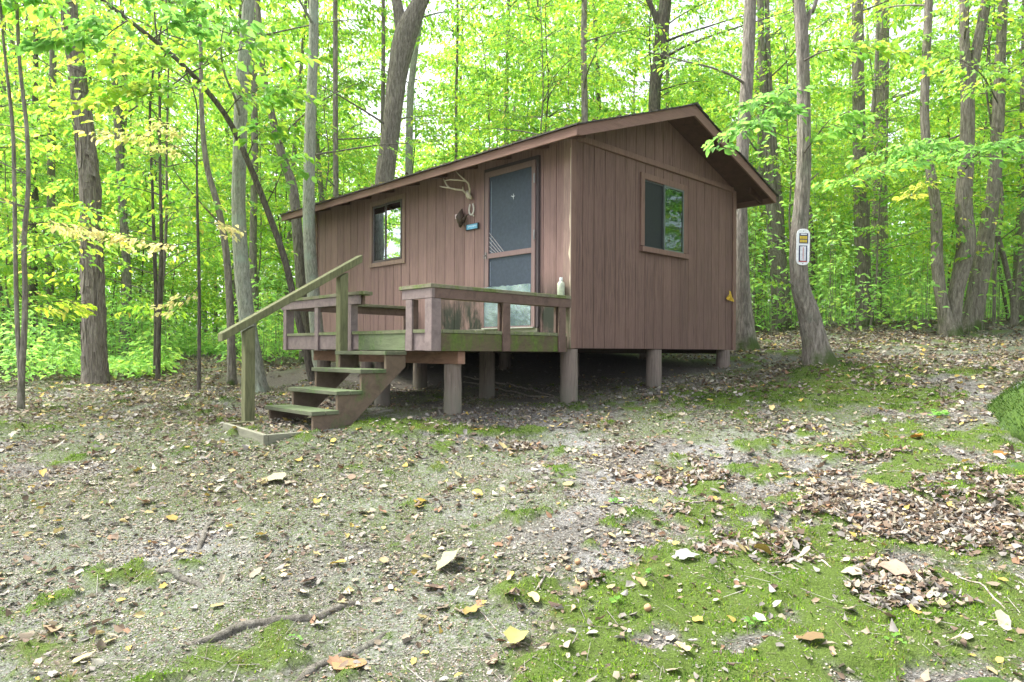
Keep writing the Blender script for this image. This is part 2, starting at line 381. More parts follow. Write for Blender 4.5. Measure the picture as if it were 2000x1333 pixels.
def pilem(x, y): return emask(PILE, x, y, 1.0, .38, 9)
PALE = [ell(100, 1200, 1.2, .5), ell(1150, 930, 1.5, .35), ell(300, 1060, .9, .4), ell(1000, 990, .8, .25), ell(1400, 860, 1.2, .4, .7)]
def palem(x, y): return emask(PALE, x, y, .8, .42, 13)
# under-cabin dry earth
OX, OY, OZ = 0.6359, 7.5648, 0.0352+CAMZ
ux, uy = math.cos(YAW), math.sin(YAW); vx, vy = -uy, ux
def loc_ab(x, y): dx, dy = x-OX, y-OY; return dx*ux+dy*uy, dx*vx+dy*vy
def w_ab(a, b): return OX+a*ux+b*vx, OY+a*uy+b*vy
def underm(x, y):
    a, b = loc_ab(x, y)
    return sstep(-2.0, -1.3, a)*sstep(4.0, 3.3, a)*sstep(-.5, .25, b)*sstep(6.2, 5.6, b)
def bumps(x, y):
    near = sstep(14, 8, np.asarray(y, float))
    return (fbm(x, y, 1.1, 3, 2)-.5)*.10*sstep(30, 12, y)+((fbm(x, y, 7, 4, 6)-.5)*.035)*near+mossm(x, y)*(.008+.030*sstep(.4, .62, fbm(x, y, 5, 2, 46)))
def ground(x, y): return terr(x, y)+bumps(x, y)
def grow(lo, hi, st, end0, end1, k=1.09):
    c = list(np.arange(lo, hi+1e-6, st)); s_ = st; v_ = hi
    while v_ < end1: s_ = min(s_*k, 25); v_ += s_; c.append(v_)
    s_ = st; v_ = lo; pre = []
    while v_ > end0: s_ = min(s_*k, 25); v_ -= s_; pre.append(v_)
    return np.array(pre[::-1]+c)
gx = grow(-3.6, 4.6, .03, -78, 78, 1.06); gy = grow(2.1, 7.0, .026, -18, 80, 1.045)
GX, GY = np.meshgrid(gx, gy); GZ = ground(GX.ravel(), GY.ravel())
V = np.stack([GX.ravel(), GY.ravel(), GZ], 1)
nxg, nyg = len(gx), len(gy)
ii = (np.arange(nyg-1)[:, None]*nxg+np.arange(nxg-1)[None, :]).ravel()
Fq = np.stack([ii, ii+1, ii+1+nxg, ii+nxg], 1)
def groundmat():
    m, n, l, out = newmat('forest_floor'); geo = n.new('ShaderNodeNewGeometry').outputs['Position']
    def A(k): a = n.new('ShaderNodeAttribute'); a.attribute_name = k; return a.outputs['Fac']
    f1 = nz(n, l, geo, 45, 8, .75, .5); f2 = nz(n, l, geo, 9, 6, .65); f3 = nz(n, l, geo, 130, 4, .7)
    def vor(sc_, rnd_=1.0):
        wv = n.new('ShaderNodeVectorMath'); wv.operation = 'ADD'; nn = n.new('ShaderNodeTexNoise'); nn.inputs['Scale'].default_value = sc_*.6; l.new(geo, nn.inputs['Vector'])
        sv = n.new('ShaderNodeVectorMath'); sv.operation = 'SCALE'; sv.inputs['Scale'].default_value = 1.2/sc_; l.new(nn.outputs['Color'], sv.inputs[0]); l.new(geo, wv.inputs[0]); l.new(sv.outputs[0], wv.inputs[1])
        v_ = n.new('ShaderNodeTexVoronoi'); v_.inputs['Scale'].default_value = sc_; l.new(wv.outputs[0], v_.inputs['Vector'])
        s3 = n.new('ShaderNodeSeparateColor'); l.new(v_.outputs['Color'], s3.inputs[0]); return s3.outputs[0], v_.outputs['Distance']
    va, da = vor(48); vb, db = vor(110)
    c = ramp(n, l, va, [(.0, (.07, .062, .048)), (.25, (.15, .142, .125)), (.5, (.215, .208, .192)), (.78, (.30, .292, .272)), (.93, (.43, .42, .39)), (1, (.26, .23, .16))])
    cb = ramp(n, l, vb, [(.0, (.085, .075, .06)), (.4, (.18, .173, .160)), (.8, (.30, .295, .28)), (1, (.47, .46, .41))])
    c = mix(n, l, step(n, l, f1, .42, .58), c, cb)
    c = mix(n, l, mth(n, l, 'MULTIPLY', step(n, l, f2, .42, .68), .55), c, ramp(n, l, f3, [(.3, (.13, .12, .095)), (.7, (.30, .292, .272))]))
    c = mix(n, l, mth(n, l, 'MULTIPLY', A('pale'), .62), c, ramp(n, l, vb, [(0, (.23, .23, .225)), (.5, (.39, .39, .385)), (1, (.58, .58, .57))]))
    c = mix(n, l, mth(n, l, 'MULTIPLY', A('pile'), .85), c, ramp(n, l, va, [(.0, (.06, .045, .035)), (.6, (.22, .165, .125)), (1, (.42, .34, .27))]))
    c = mix(n, l, mth(n, l, 'MULTIPLY', mth(n, l, 'MULTIPLY', A('olive'), .8), step(n, l, f1, .36, .60)), c, ramp(n, l, f3, [(.3, (.085, .145, .018)), (.7, (.18, .29, .04))]))
    c = mix(n, l, mth(n, l, 'MULTIPLY', A('moss'), step(n, l, f1, .26, .44)), c, ramp(n, l, f3, [(.3, (.07, .11, .015)), (.7, (.19, .31, .03))]))
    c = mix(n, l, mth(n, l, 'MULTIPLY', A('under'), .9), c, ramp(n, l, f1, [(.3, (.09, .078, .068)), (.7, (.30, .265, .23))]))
    hv = n.new('ShaderNodeHueSaturation'); hv.inputs['Value'].default_value = .84; hv.inputs['Saturation'].default_value = .90; l.new(c, hv.inputs['Color']); c = hv.outputs[0]
    f1 = mth(n, l, 'ADD', f1, mth(n, l, 'MULTIPLY', va, .35))
    h = mth(n, l, 'ADD', mth(n, l, 'MULTIPLY', f1, 1.0), mth(n, l, 'MULTIPLY', f3, .5))
    principled(n, l, out, c, .95, h, 1.0, .035, spec=.15); return m
X_, Y_ = GX.ravel(), GY.ravel()
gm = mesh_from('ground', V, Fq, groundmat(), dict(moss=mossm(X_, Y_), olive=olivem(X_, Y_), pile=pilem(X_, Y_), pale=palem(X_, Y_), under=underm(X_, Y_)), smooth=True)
tag(put('ground', gm), kind='structure')

# ------------------------------------------------------------------ cabin
L, W = 5.716, 3.66
cab = empty('cabin', (OX, OY, OZ), YAW, 'small brown cabin with vertical board siding and low gable roof, raised on short posts', 'cabin')
def strips(mb, axis, plane, outn, x0, x1, zlo, ztop, holes, pitch=.2, off=.01, gap=.0085, th=.010):
    """vertical boards proud of the wall plane. ztop: function; holes: (x0,x1,z0,z1)"""
    k = math.floor((x0-off)/pitch); xs = []
    while off+k*pitch < x1:
        s0 = max(x0, off+k*pitch+gap/2); s1 = min(x1, off+(k+1)*pitch-gap/2); k += 1
        if s1-s0 < .004: continue
        cuts = sorted({s0, s1, *[h[i] for h in holes for i in (0, 1) if s0 < h[i] < s1]})
        for c0, c1 in zip(cuts[:-1], cuts[1:]):
            mid = (c0+c1)/2; segs = [(zlo, None)]
            for h in holes:
                if h[0] < mid < h[1]: segs = [(zlo, h[2]), (h[3], None)]
            for z0, z1 in segs:
                za, zb = (ztop(c0), ztop(c1)) if z1 is None else (z1, z1)
                if min(za, zb) <= z0+.005: continue
                p0, p1 = plane, plane+outn*th
                def q(p, x, z): return (x, p, z) if axis == 'b' else (p, x, z)
                mb.hexa([q(p0, c0, z0), q(p0, c1, z0), q(p1, c0, z0), q(p1, c1, z0), q(p0, c0, za), q(p0, c1, zb), q(p1, c0, za), q(p1, c1, zb)])
H_D = (.46, 1.39, .15, 2.20); H_W1 = (3.16, 3.98, 1.26, 2.15); H_W2 = (1.36, 2.26, 1.25, 2.13)
wz = lambda a: 2.263+.343*(min(a, W-a)+.414)-.055
# wall core (with openings) as boxes in grid cells
def core(mb, axis, pa, pb, x0, x1, zt, holes):
    cuts = sorted({x0, x1, *([W/2] if axis == 'b' else []), *[h[i] for h in holes for i in (0, 1)]})
    for c0, c1 in zip(cuts[:-1], cuts[1:]):
        mid = (c0+c1)/2; segs = [(0.004, None)]
        for h in holes:
            if h[0] < mid < h[1]: segs = [(0.004, h[2]), (h[3], None)]
        for z0, z1 in segs:
            za, zb = (zt(c0), zt(c1)) if z1 is None else (z1, z1)
            def q(p, x, z): return (x, p, z) if axis == 'b' else (p, x, z)
            mb.hexa([q(pa, c0, z0), q(pa, c1, z0), q(pb, c0, z0), q(pb, c1, z0), q(pa, c0, za), q(pa, c1, zb), q(pb, c0, za), q(pb, c1, zb)])
ez = wz(0)-.02
H_BACK = (1.6, 2.9, 1.0, 2.05)
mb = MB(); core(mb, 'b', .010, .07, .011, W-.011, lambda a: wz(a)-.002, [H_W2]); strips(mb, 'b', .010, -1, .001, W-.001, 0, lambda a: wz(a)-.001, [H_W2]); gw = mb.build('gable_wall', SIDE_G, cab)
mb = MB(); core(mb, 'a', .010, .07, .071, L-.071, lambda b: ez, [H_D, H_W1]); strips(mb, 'a', .010, -1, .001, L-.001, 0, lambda b: ez+.006, [H_D, H_W1]); lw = mb.build('long_wall', SIDE_L, cab)
mb = MB(); core(mb, 'b', L-.07, L-.01, .011, W-.011, lambda a: wz(a)-.002, []); strips(mb, 'b', L-.01, 1, .001, W-.001, 0, lambda a: wz(a)-.001, []); mb.build('back_gable_wall', SIDE_G, cab)
mb = MB(); core(mb, 'a', W-.07, W-.01, .071, L-.071, lambda b: ez, [H_BACK]); strips(mb, 'a', W-.01, 1, .001, L-.001, 0, lambda b: ez+.006, [H_BACK]); mb.build('rear_wall', SIDE_G, cab)
MB().box(.075, W-.075, .075, L-.075, .05, .09).build('floor', DARKW, cab)
mb = MB()
for b in np.arange(.4, L-.2, .6): mb.box(.08, W-.08, b, b+.04, .006, .045)
for a in (.09, 1.70, W-.17): mb.box(a, a+.08, .09, L-.09, -.06, .002)
mb.build('floor_frame', DARKW, cab)
# trims
mb = MB(); mb.box(-.022, -.001, -.022, .085, -.005, ez-.02); tp = mb.build('corner_trim', TRIMP, cab, .002)
tag(tp, 'pale corner board with peeling paint')
mb = MB(); zs = np.linspace(.12, 2.2, 90); wv = [max(.0015, .034*float(sstep(.42, .62, fbm(z*1.0, 3.3, 1.6, 4, 12)))*float(sstep(1.9, 1.2, z)+.25)) for z in zs]
for i in range(89): mb.hexa([(-.0235, -.0235, zs[i]), (-.0225, -.0235, zs[i]), (-.0235, -.0225+wv[i], zs[i]), (-.0225, -.0225+wv[i], zs[i]), (-.0235, -.0235, zs[i+1]), (-.0225, -.0235, zs[i+1]), (-.0235, -.0225+wv[i+1], zs[i+1]), (-.0225, -.0225+wv[i+1], zs[i+1])])
mb.build('bare_wood_edge', wood('bare_cream_wood', (.60, .51, .38), (6, 6, .8), var=.3), tp)
MB().box(-.0, .068, -.022, -.001, -.003, wz(.03)-.02).build('corner_trim', TRIM, cab, .002)
MB().box(W-.075, W+.018, -.022, -.001, -.003, wz(.03)-.03).build('corner_trim', TRIM, cab, .002)
MB().box(-.022, -.001, L-.07, L+.01, -.003, ez-.02).build('corner_trim', TRIM, cab, .002)
MB().box(.07, W-.076, -.032, -.0012, 2.303, 2.37).build('gable_band', TRIM, cab, .003)
MB().box(-.035, -.001, .47, 2.90, .162, .232).build('wall_skirting', wood('grey_skirting', (.24, .23, .18), (1, 1, 5), moss=.4), cab, .002)
# roof
oa, ob = .414, .44
def slope(mb, lo, hi, b0, b1, x_in=0.0, ext=0.0, both=True, side=0):
    """slab between heights lo..hi (relative to top line)"""
    top = lambda a: 2.263+.343*(a+oa)
    for s_ in ((0, 1) if side == 2 else (side,)):
        f_ = (lambda a: a) if s_ == 0 else (lambda a: W-a)
        A0, A1 = -oa-ext, W/2
        mb.hexa([(f_(A0), b0, top(A0)+lo), (f_(A0), b1, top(A0)+lo), (f_(A1), b0, top(A1)+lo), (f_(A1), b1, top(A1)+lo),
                 (f_(A0), b0, top(A0)+hi), (f_(A0), b1, top(A0)+hi), (f_(A1), b0, top(A1)+hi), (f_(A1), b1, top(A1)+hi)])
for s_ in (0, 1):
    mb = MB(); slope(mb, -.030, -.004, -ob+.026, L+ob-.026, side=s_, ext=-.026); rf = mb.build('roof_deck', SOFF, cab)
    # shingles: courses with ragged lower edges
    mb = MB(); top = lambda a: 2.263+.343*(a+oa); f_ = (lambda a: a) if s_ == 0 else (lambda a: W-a)
    nc = 16; span = W/2+oa+.03
    for c in range(nc):
        a0 = -oa-.03+span*c/nc; a1 = min(W/2, a0+span/nc*1.35); b = -ob-.02+rnd.uniform(-.2, 0)
        while b < L+ob+.02:
            wd = rnd.uniform(.22, .36); bb0 = max(b, -ob-.02-rnd.uniform(0, .012)); bb1 = min(b+wd-.006, L+ob+.02+rnd.uniform(0, .012)); j = rnd.uniform(-.006, .006)
            if bb1-bb0 > .02:
                aa0 = a0+j; t0 = top(aa0)+.0065+rnd.uniform(0, .004); t1 = top(a1)-.002
                mb.hexa([(f_(aa0), bb0, t0-.0075), (f_(aa0), bb1, t0-.0075), (f_(a1), bb0, t1-.001), (f_(a1), bb1, t1-.001),
                         (f_(aa0), bb0, t0+.007), (f_(aa0), bb1, t0+.007), (f_(a1), bb0, t1+.003), (f_(a1), bb1, t1+.003)])
            b += wd
    sh = mb.build('shingles', SHING, cab)
mb = MB()
for sgn in (-1, 1): mb.hexa([(W/2, -ob-.03, top(W/2)+.0), (W/2, L+ob+.03, top(W/2)+.0), (W/2+sgn*.13, -ob-.03, top(W/2-.13)+.012), (W/2+sgn*.13, L+ob+.03, top(W/2-.13)+.012),
         (W/2, -ob-.03, top(W/2)+.028), (W/2, L+ob+.03, top(W/2)+.028), (W/2+sgn*.13, -ob-.03, top(W/2-.13)+.022), (W/2+sgn*.13, L+ob+.03, top(W/2-.13)+.022)])
mb.build('ridge_cap', SHING, cab)
for s_, nm in ((0, 'eave_fascia'), (1, 'eave_fascia')):
    f0, f1 = (-oa, -oa+.024) if s_ == 0 else (W+oa-.024, W+oa)
    MB().box(f0, f1, -ob+.0, L+ob, 2.158, 2.258).build(nm, FASC, cab, .002)
for bb in (-ob, L+ob-.024):
    for s_ in (0, 1):
        f_ = (lambda a: a) if s_ == 0 else (lambda a: W-a)
        A0 = -oa+.025; pr = [(f_(A0), top(A0)-.118), (f_(W/2), top(W/2)-.135), (f_(W/2), top(W/2)-.003), (f_(A0), top(A0)-.003)]
        if s_ == 0: pr[0] = (f_(A0+.05), top(A0+.05)-.118); pr.insert(0, (f_(A0), top(A0)-.10))
        else: pr = [(f_(A0), top(A0)-.118)]+pr[1:]
        MB().prism(pr, 'b', bb-.001, bb+.025).build('rake_board', FASC, cab, .0015)
for b in list(np.arange(.3, L, .61))+[-ob+.2]:
    for s_ in (0, 1):
        f_ = (lambda a: a) if s_ == 0 else (lambda a: W-a)
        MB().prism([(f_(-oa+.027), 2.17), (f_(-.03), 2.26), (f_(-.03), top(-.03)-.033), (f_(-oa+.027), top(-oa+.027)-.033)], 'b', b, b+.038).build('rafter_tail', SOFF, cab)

# long-wall window
def sash(parent, axis, plane, out, x0, x1, z0, z1, fr, mat_f, mat_g, name='sash', gd=.0):
    def bx(m_, xa, xb, za, zb, d0, d1):
        p0, p1 = sorted((plane+out*d0, plane+out*d1))
        if axis == 'a': m_.box(p0, p1, xa, xb, za, zb)
        else: m_.box(xa, xb, p0, p1, za, zb)
    m_ = MB(); bx(m_, x0, x0+fr, z0, z1, 0, .02); bx(m_, x1-fr, x1, z0, z1, 0, .02); bx(m_, x0+fr, x1-fr, z0, z0+fr, 0, .02); bx(m_, x0+fr, x1-fr, z1-fr, z1, 0, .02)
    s_ = m_.build(name, mat_f, parent)
    m_ = MB(); bx(m_, x0+fr, x1-fr, z0+fr, z1-fr, .007, .011); m_.build('pane', mat_g, s_); return s_
def casing(parent, axis, plane, out, x0, x1, z0, z1, wd, th, mat, name='frame', sill=False):
    m_ = MB(); p0, p1 = sorted((plane, plane+out*th))
    def bx(xa, xb, za, zb, q0=p0, q1=p1):
        if axis == 'a': m_.box(q0, q1, xa, xb, za, zb)
        else: m_.box(xa, xb, q0, q1, za, zb)
    bx(x0, x0+wd, z0+(0 if not sill else wd), z1); bx(x1-wd, x1, z0+(0 if not sill else wd), z1); bx(x0+wd, x1-wd, z1-wd, z1)
    if not sill: bx(x0+wd, x1-wd, z0, z0+wd)
    return m_.build(name, mat, parent, .002)
fr1 = casing(cab, 'a', -.001, -1, 3.107, 4.03, 1.215, 2.205, .065, .022, wood('light_brown_trim', (.27, .185, .155)), 'window')
tag(fr1, 'two-pane sliding window mirroring the bright sky')
sash(fr1, 'a', .012, -1, 3.58, 3.955, 1.285, 2.135, .028, VINYL, GLASS)
sash(fr1, 'a', -.008, -1, 3.178, 3.60, 1.285, 2.135, .028, VINYL, GLASS)
MB().box(.02, .05, 3.86, 3.955, 1.29, 2.13).build('curtain_or_lit_edge', plain('blue_curtain', (.05, .09, .16), .9), fr1)
# gable window
fr2 = casing(cab, 'b', -.001, -1, 1.293, 2.33, 1.20, 2.18, .075, .024, TRIM, 'window', True)
tag(fr2, 'sliding window with one dark screened half')
MB().box(1.285, 2.34, -.055, -.002, 1.20, 1.262).build('sill', TRIM, fr2, .003)
sash(fr2, 'b', .012, -1, 1.37, 1.80, 1.264, 2.103, .018, plain('dark_alloy', (.045, .05, .05), .4), SCREEND, 'screen_sash')
sash(fr2, 'b', -.004, -1, 1.795, 2.253, 1.264, 2.103, .020, plain('grey_alloy', (.10, .13, .12), .4), GLASS2, 'sash')
# things on the inside sill and a wall edge, its window light painted as pale yellow
MB().box(2.03, 2.16, .12, .15, 1.2, 2.2).build('curtain_or_lit_edge', plain('lit_wall_edge', (.62, .60, .30), .9, bump=.3), fr2)
MB().box(1.4, 2.25, .08, .24, 1.20, 1.26).build('inside_ledge', IN_W, fr2)
def bottle(name, loc, r, h, mat, label, cat, capm, parent_rot=YAW, group=None):
    b_ = empty(name, loc, parent_rot, label, cat, group)
    m_ = MB(); m_.tube([(0, 0, 0), (0, 0, .006), (0, 0, h*.66), (0, 0, h*.74), (0, 0, h*.79), (0, 0, h*.84)], [r*.92, r, r, r*.82, r*.45, r*.40], 16); m_.build('bottle_body', mat, b_, smooth=True)
    m_ = MB(); m_.tube([(0, 0, h*.83), (0, 0, h)], [r*.47, r*.45], 12); m_.build('bottle_cap', capm, b_); return b_
def wpt(a, b, z): x, y = w_ab(a, b); return (x, y, OZ+z)
bottle('bottle', wpt(1.62+.05, .16, 1.262), .025, .17, plain('grey_bottle', (.4, .42, .45), .4), 'small pale bottle with narrow neck behind the dark half of the gable window', 'bottle', CLEARW)
bottle('bottle', wpt(1.90, .15, 1.262), .035, .14, plain('white_label_bottle', (.65, .7, .75), .4), 'short white bottle inside the gable window, left one in the clear pane', 'bottle', BLACK)
bottle('bottle', wpt(1.99, .14, 1.262), .030, .10, plain('teal_bottle', (.25, .5, .48), .4), 'low teal bottle inside the gable window, next to the pale lit wall edge', 'bottle', CLEARW)
# door
mb = MB(); mb.box(-.034, .02, .455, .495, .237, 2.215); mb.box(-.034, .02, 1.365, 1.395, .237, 2.215); mb.box(-.034, .02, .495, 1.365, 2.175, 2.215); mb.build('door_casing', DKFR, cab, .002)
mb = MB(); d0, d1 = -.048, -.014
mb.box(d0, d1, .498, .556, .245, 2.17); mb.box(d0, d1, 1.296, 1.362, .245, 2.17); mb.box(d0, d1, .556, 1.296, 2.103, 2.17); mb.box(d0, d1, .556, 1.296, 1.100, 1.160); mb.box(d0, d1, .556, 1.296, .245, .270)
dr = mb.build('door', DFR, cab, .002)
MB().box(-.030, -.027, .556, 1.296, 1.160, 2.103).build('screen', SCREENM, dr)
MB().box(-.030, -.027, .556, 1.296, .70, 1.100).build('screen', SCREENM, dr)
# kick panel with ragged, shiny top edge
mb = MB(); n_ = 22; xs = np.linspace(.560, 1.36, n_)
zt = [.745+.035*(1-(x-.56)/.8)*0+rnd.uniform(-.006, .006) for x in xs]
for i in range(n_-1):
    o_ = -.0505-.0008*math.sin(i*1.3); o2 = -.0505-.0008*math.sin((i+1)*1.3)
    for z0, z1 in ((.262, .45), (.45, .60)):
        mb.poly([(o_, xs[i], z0), (o2, xs[i+1], z0), (o2, xs[i+1], z1), (o_, xs[i], z1)], [(0, 1, 2, 3)])
    mb.poly([(o_, xs[i], .60), (o2, xs[i+1], .60), (o2-.001*((i+1) % 2), xs[i+1], zt[i+1]), (o_-.001*(i % 2), xs[i], zt[i])], [(0, 1, 2, 3)])
mb.build('kick_plate', KICK, dr)
MB().box(-.075, -.0355, .50, 1.385, .232, .244).build('threshold', plain('alloy_threshold', (.6, .6, .58), .3, .6), dr)
for z in (1.90, 1.25): MB().box(-.056, -.0485, .492, .518, z, z+.11).tube([(-.057, .505, z+.01), (-.057, .505, z+.10)], [.006, .006], 8).build('hinge', STEEL, dr)
mb = MB(); mb.box(-.056, -.0485, 1.325, 1.345, 1.10, 1.18); mb.tube([(-.056, 1.335, 1.14), (-.085, 1.335, 1.14), (-.085, 1.335, 1.10)], [.007, .007, .006], 8); mb.build('handle', STEEL, dr)
mb = MB()
for k in range(5): mb.beam((-.034, 1.293, 1.42-.055*k), (-.034, 1.293-(.26-.055*k*.85), 1.165), .004, .012, (1, 0, 0))
mb.build('slats', plain('pale_slat', (.45, .42, .42), .6), dr)
mb = MB(); mb.box(-.034, -.031, 1.255, 1.263, 1.165, 2.05); mb.box(-.034, -.031, 1.268, 1.274, .76, 1.06); mb.build('screen_bead', plain('bead', (.20, .24, .30), .5), dr)
mb = MB()
for a_ in (.4, 1.9, 2.9, 4.4): mb.tube([(-.036, .87, 1.80), (-.040, .87+.035*math.cos(a_), 1.80+.035*math.sin(a_))], [.006, .002], 5)
mb.build('door_ornament', WHITEP, dr)
# unseen back window, put in so light gets through the room
cs = casing(cab, 'a', W+.001, 1, 1.55, 2.95, .95, 2.10, .05, .02, TRIM, 'window'); sash(cs, 'a', W-.03, 1, 1.6, 2.9, 1.0, 2.05, .03, VINYL, GLASS2)
# pier posts
def pier(par, a, b, r, ztop_):
    x, y = w_ab(a, b); zg = float(ground(x, y))-OZ-.12
    m_ = MB(); k = 6; m_.tube([(a+rnd.uniform(-.004, .004), b, zg+(ztop_-zg)*i/k) for i in range(k+1)], [r*(1.05-.07*i/k) for i in range(k+1)], 18); return m_.build('pier_post', PIER, par, smooth=False)
for a in (.075, 1.72, 3.48):
    for b in (.075, 1.44, 2.85, 4.25, 5.60): pier(cab, a, b, .098 if a < 1 or b < 1 else .09, -.008 if not (a < .1 and b < .1) else -.01)

# ------------------------------------------------------------------ deck
dk = empty('deck', (OX, OY, OZ), YAW, 'small mossy wooden deck with low bench-height railing along the front of the cabin', 'deck')
DB = 2.92; DA = -1.90
mb = MB(); n_ = 14; wd = (-.04-DA+.0)/n_
for i in range(n_): mb.box(DA-.012+i*wd, DA-.012+(i+1)*wd-.008, -.008, DB+.01, .130, .162, .0015)
mb.build('deck_board', DECKB, dk)
MB().box(DA, DA+.038, .42, 1.25, -.035, .128).build('rim_board', RIMGL, dk, .002)
MB().box(DA+.001, DA+.038, .0, .42, -.035, .128).build('rim_board', RAILL, dk, .002)
MB().box(DA+.001, DA+.038, 1.25, DB, -.030, .128).build('rim_board', RAILL, dk, .002)
tag(MB().box(DA+.04, -.04, .0, .036, -.040, .126).build('rim_board', RIMG, dk, .002), 'side rim board green with moss')
MB().box(DA+.04, -.04, DB-.036, DB, -.035, .126).build('rim_board', RAILL, dk, .002)
mb = MB()
for b in np.arange(.5, 2.7, .4): mb.box(DA+.04, -.05, b, b+.036, -.03, .126)
mb.build('joists', DARKW, dk)
tag(MB().box(-1.55, -1.46, .05, DB-.05, -.165, -.042).build('beam', wood('reddish_beam', (.24, .14, .10), (1, 1, 4), peel=-.05), dk, .003), 'doubled beam under the deck with reddish paint')
for b in (.19, 1.41, 2.70): pier(dk, -1.50, b, .085, -.168)
pc = [(DA-.020, DA+.075, -.022, .06, 'corner')]
def dpost(a0, a1, b0, b1, m_, z0=-.04, z1=.442): return MB().box(a0, a1, b0, b1, z0, z1).build('rail_post', m_, dk, .003)
dpost(DA-.022, DA+.088, -.024, .080, RAILL); dpost(DA-.022, DA-.001, .28, .38, RAILL, -.04); dpost(DA-.0005, DA+.06, .285, .36, RAILB, .163)
dpost(DA-.022, DA+.060, 1.36, 1.455, RAILL, -.0405); dpost(DA-.022, DA+.014, 2.07, 2.15, RAILL); dpost(DA-.022, DA+.08, 2.845, 2.925, RAILL)
dpost(-1.03, -.93, -.024, -.001, RAILB); dpost(-1.025, -.935, .037, .07, RAILB, .163, .442)
dpost(-.20, -.09, -.024, -.001, RAILB, -.045); dpost(-.185, -.10, .037, .075, RAILB, .163)
dpost(-1.0, -.90, DB+.001, DB+.03, RAILB); dpost(-.15, -.05, DB+.001, DB+.03, RAILB)
def fascb(a0, a1, b0, b1, m_): return MB().box(a0, a1, b0, b1, .444, .536).build('rail_board', m_, dk, .002)
fascb(DA-.024, DA+.012, -.026, .44, RAILL); fascb(DA-.024, DA+.012, 1.22, DB+.06, RAILL); fascb(DA+.045, DA+.08, 1.25, DB-.05, RAILB)
fascb(DA+.0125, -.012, -.026, .010, RAILB); fascb(DA+.09, -.03, DB-.01, DB+.026, RAILB); fascb(DA+.09, -.035, .06, .09, RAILB)
def cap_(a0, a1, b0, b1): return MB().box(a0, a1, b0, b1, .538, .572, .002).build('rail_cap', CAPM, dk, .003)
cap_(DA-.036, DA+.105, -.036, .475); cap_(DA+.108, -.024, -.036, .105); cap_(DA-.036, DA+.105, 1.145, DB+.10); cap_(DA+.108, -.024, DB-.09, DB+.05)
cap_(DA-.02, DA+.03, 1.10, 1.143)

# ------------------------------------------------------------------ stairs
st = empty('staircase', (OX, OY, OZ), YAW, 'four-step mossy wooden staircase with one sloping handrail leading up to the deck', 'stairs')
prof = [(-2.87, -.77), (-2.87, -.597), (-2.64, -.597), (-2.64, -.432), (-2.40, -.432), (-2.40, -.247), (-2.14, -.247), (-2.14, -.082), (-1.925, -.082), (-1.925, -.19), (-2.58, -.77)]
for b0, b1 in ((.372, .410), (1.20, 1.238)): MB().prism(prof, 'b', b0, b1).build('stringer', STRG, st, .002)
for a0, a1, z in ((-2.895, -2.635, -.560), (-2.662, -2.395, -.395), (-2.423, -2.15, -.208), (-2.165, -1.925, -.043)):
    mid = (a0+a1)/2; t_ = MB().box(a0, mid-.004, .352, 1.262, z-.036, z, .0015).box(mid+.004, a1, .354, 1.260, z-.036, z-.001, .0015).build('tread', TREAD, st, .003)
for b0 in (1.262,):
    MB().prism([(-3.083, -.86), (-2.99, -.86), (-2.99, .185), (-3.083, .130)], 'b', b0, b0+.09).build('handrail_post', POSTG, st, .003)
    MB().prism([(-2.105, -.26), (-2.015, -.26), (-2.015, .765), (-2.105, .710)], 'b', b0, b0+.09).build('handrail_post', POSTG, st, .003)
    mb = MB(); a0, z0, a1, z1 = -3.295, .035, -1.850, .885; d_ = math.atan2(z1-z0, a1-a0)
    nx_, nz_ = -math.sin(d_)*.068, math.cos(d_)*.068
    mb.prism([(a0, z0), (a1, z1), (a1, z1+.079), (a0, z0+.076)], 'b', b0-.006, b0+.105); mb.build('handrail', POSTG, st, .004)
# timber edging
eg = empty('timber_edging', wpt(-3.2, .8, -.75), YAW, 'weathered grey board edging framing the gravel pad at the foot of the stairs', 'edging')
def eb(x, y, z): return (x+3.2, y-.8, z+.75)
mb = MB(); mb.hexa([eb(-3.315, .35, -.86), eb(-3.277, .35, -.86), eb(-3.315, 1.19, -.86), eb(-3.277, 1.19, -.86), eb(-3.315, .35, -.720), eb(-3.277, .35, -.720), eb(-3.315, 1.19, -.688), eb(-3.277, 1.19, -.688)]); mb.build('board', EDGE, eg, .004)
mb = MB(); mb.hexa([eb(-3.276, .352, -.88), eb(-2.5, .352, -.88), eb(-3.276, .388, -.88), eb(-2.5, .388, -.88), eb(-3.276, .352, -.721), eb(-2.5, .352, -.722), eb(-3.276, .388, -.721), eb(-2.5, .388, -.722)]); mb.build('board', EDGE, eg, .004)
mb = MB(); mb.hexa([eb(-3.276, 1.15, -.85), eb(-2.6, 1.15, -.85), eb(-3.276, 1.188, -.85), eb(-2.6, 1.188, -.85), eb(-3.276, 1.15, -.690), eb(-2.6, 1.15, -.69), eb(-3.276, 1.188, -.690), eb(-2.6, 1.188, -.69)]); mb.build('board', POSTG, eg, .004)

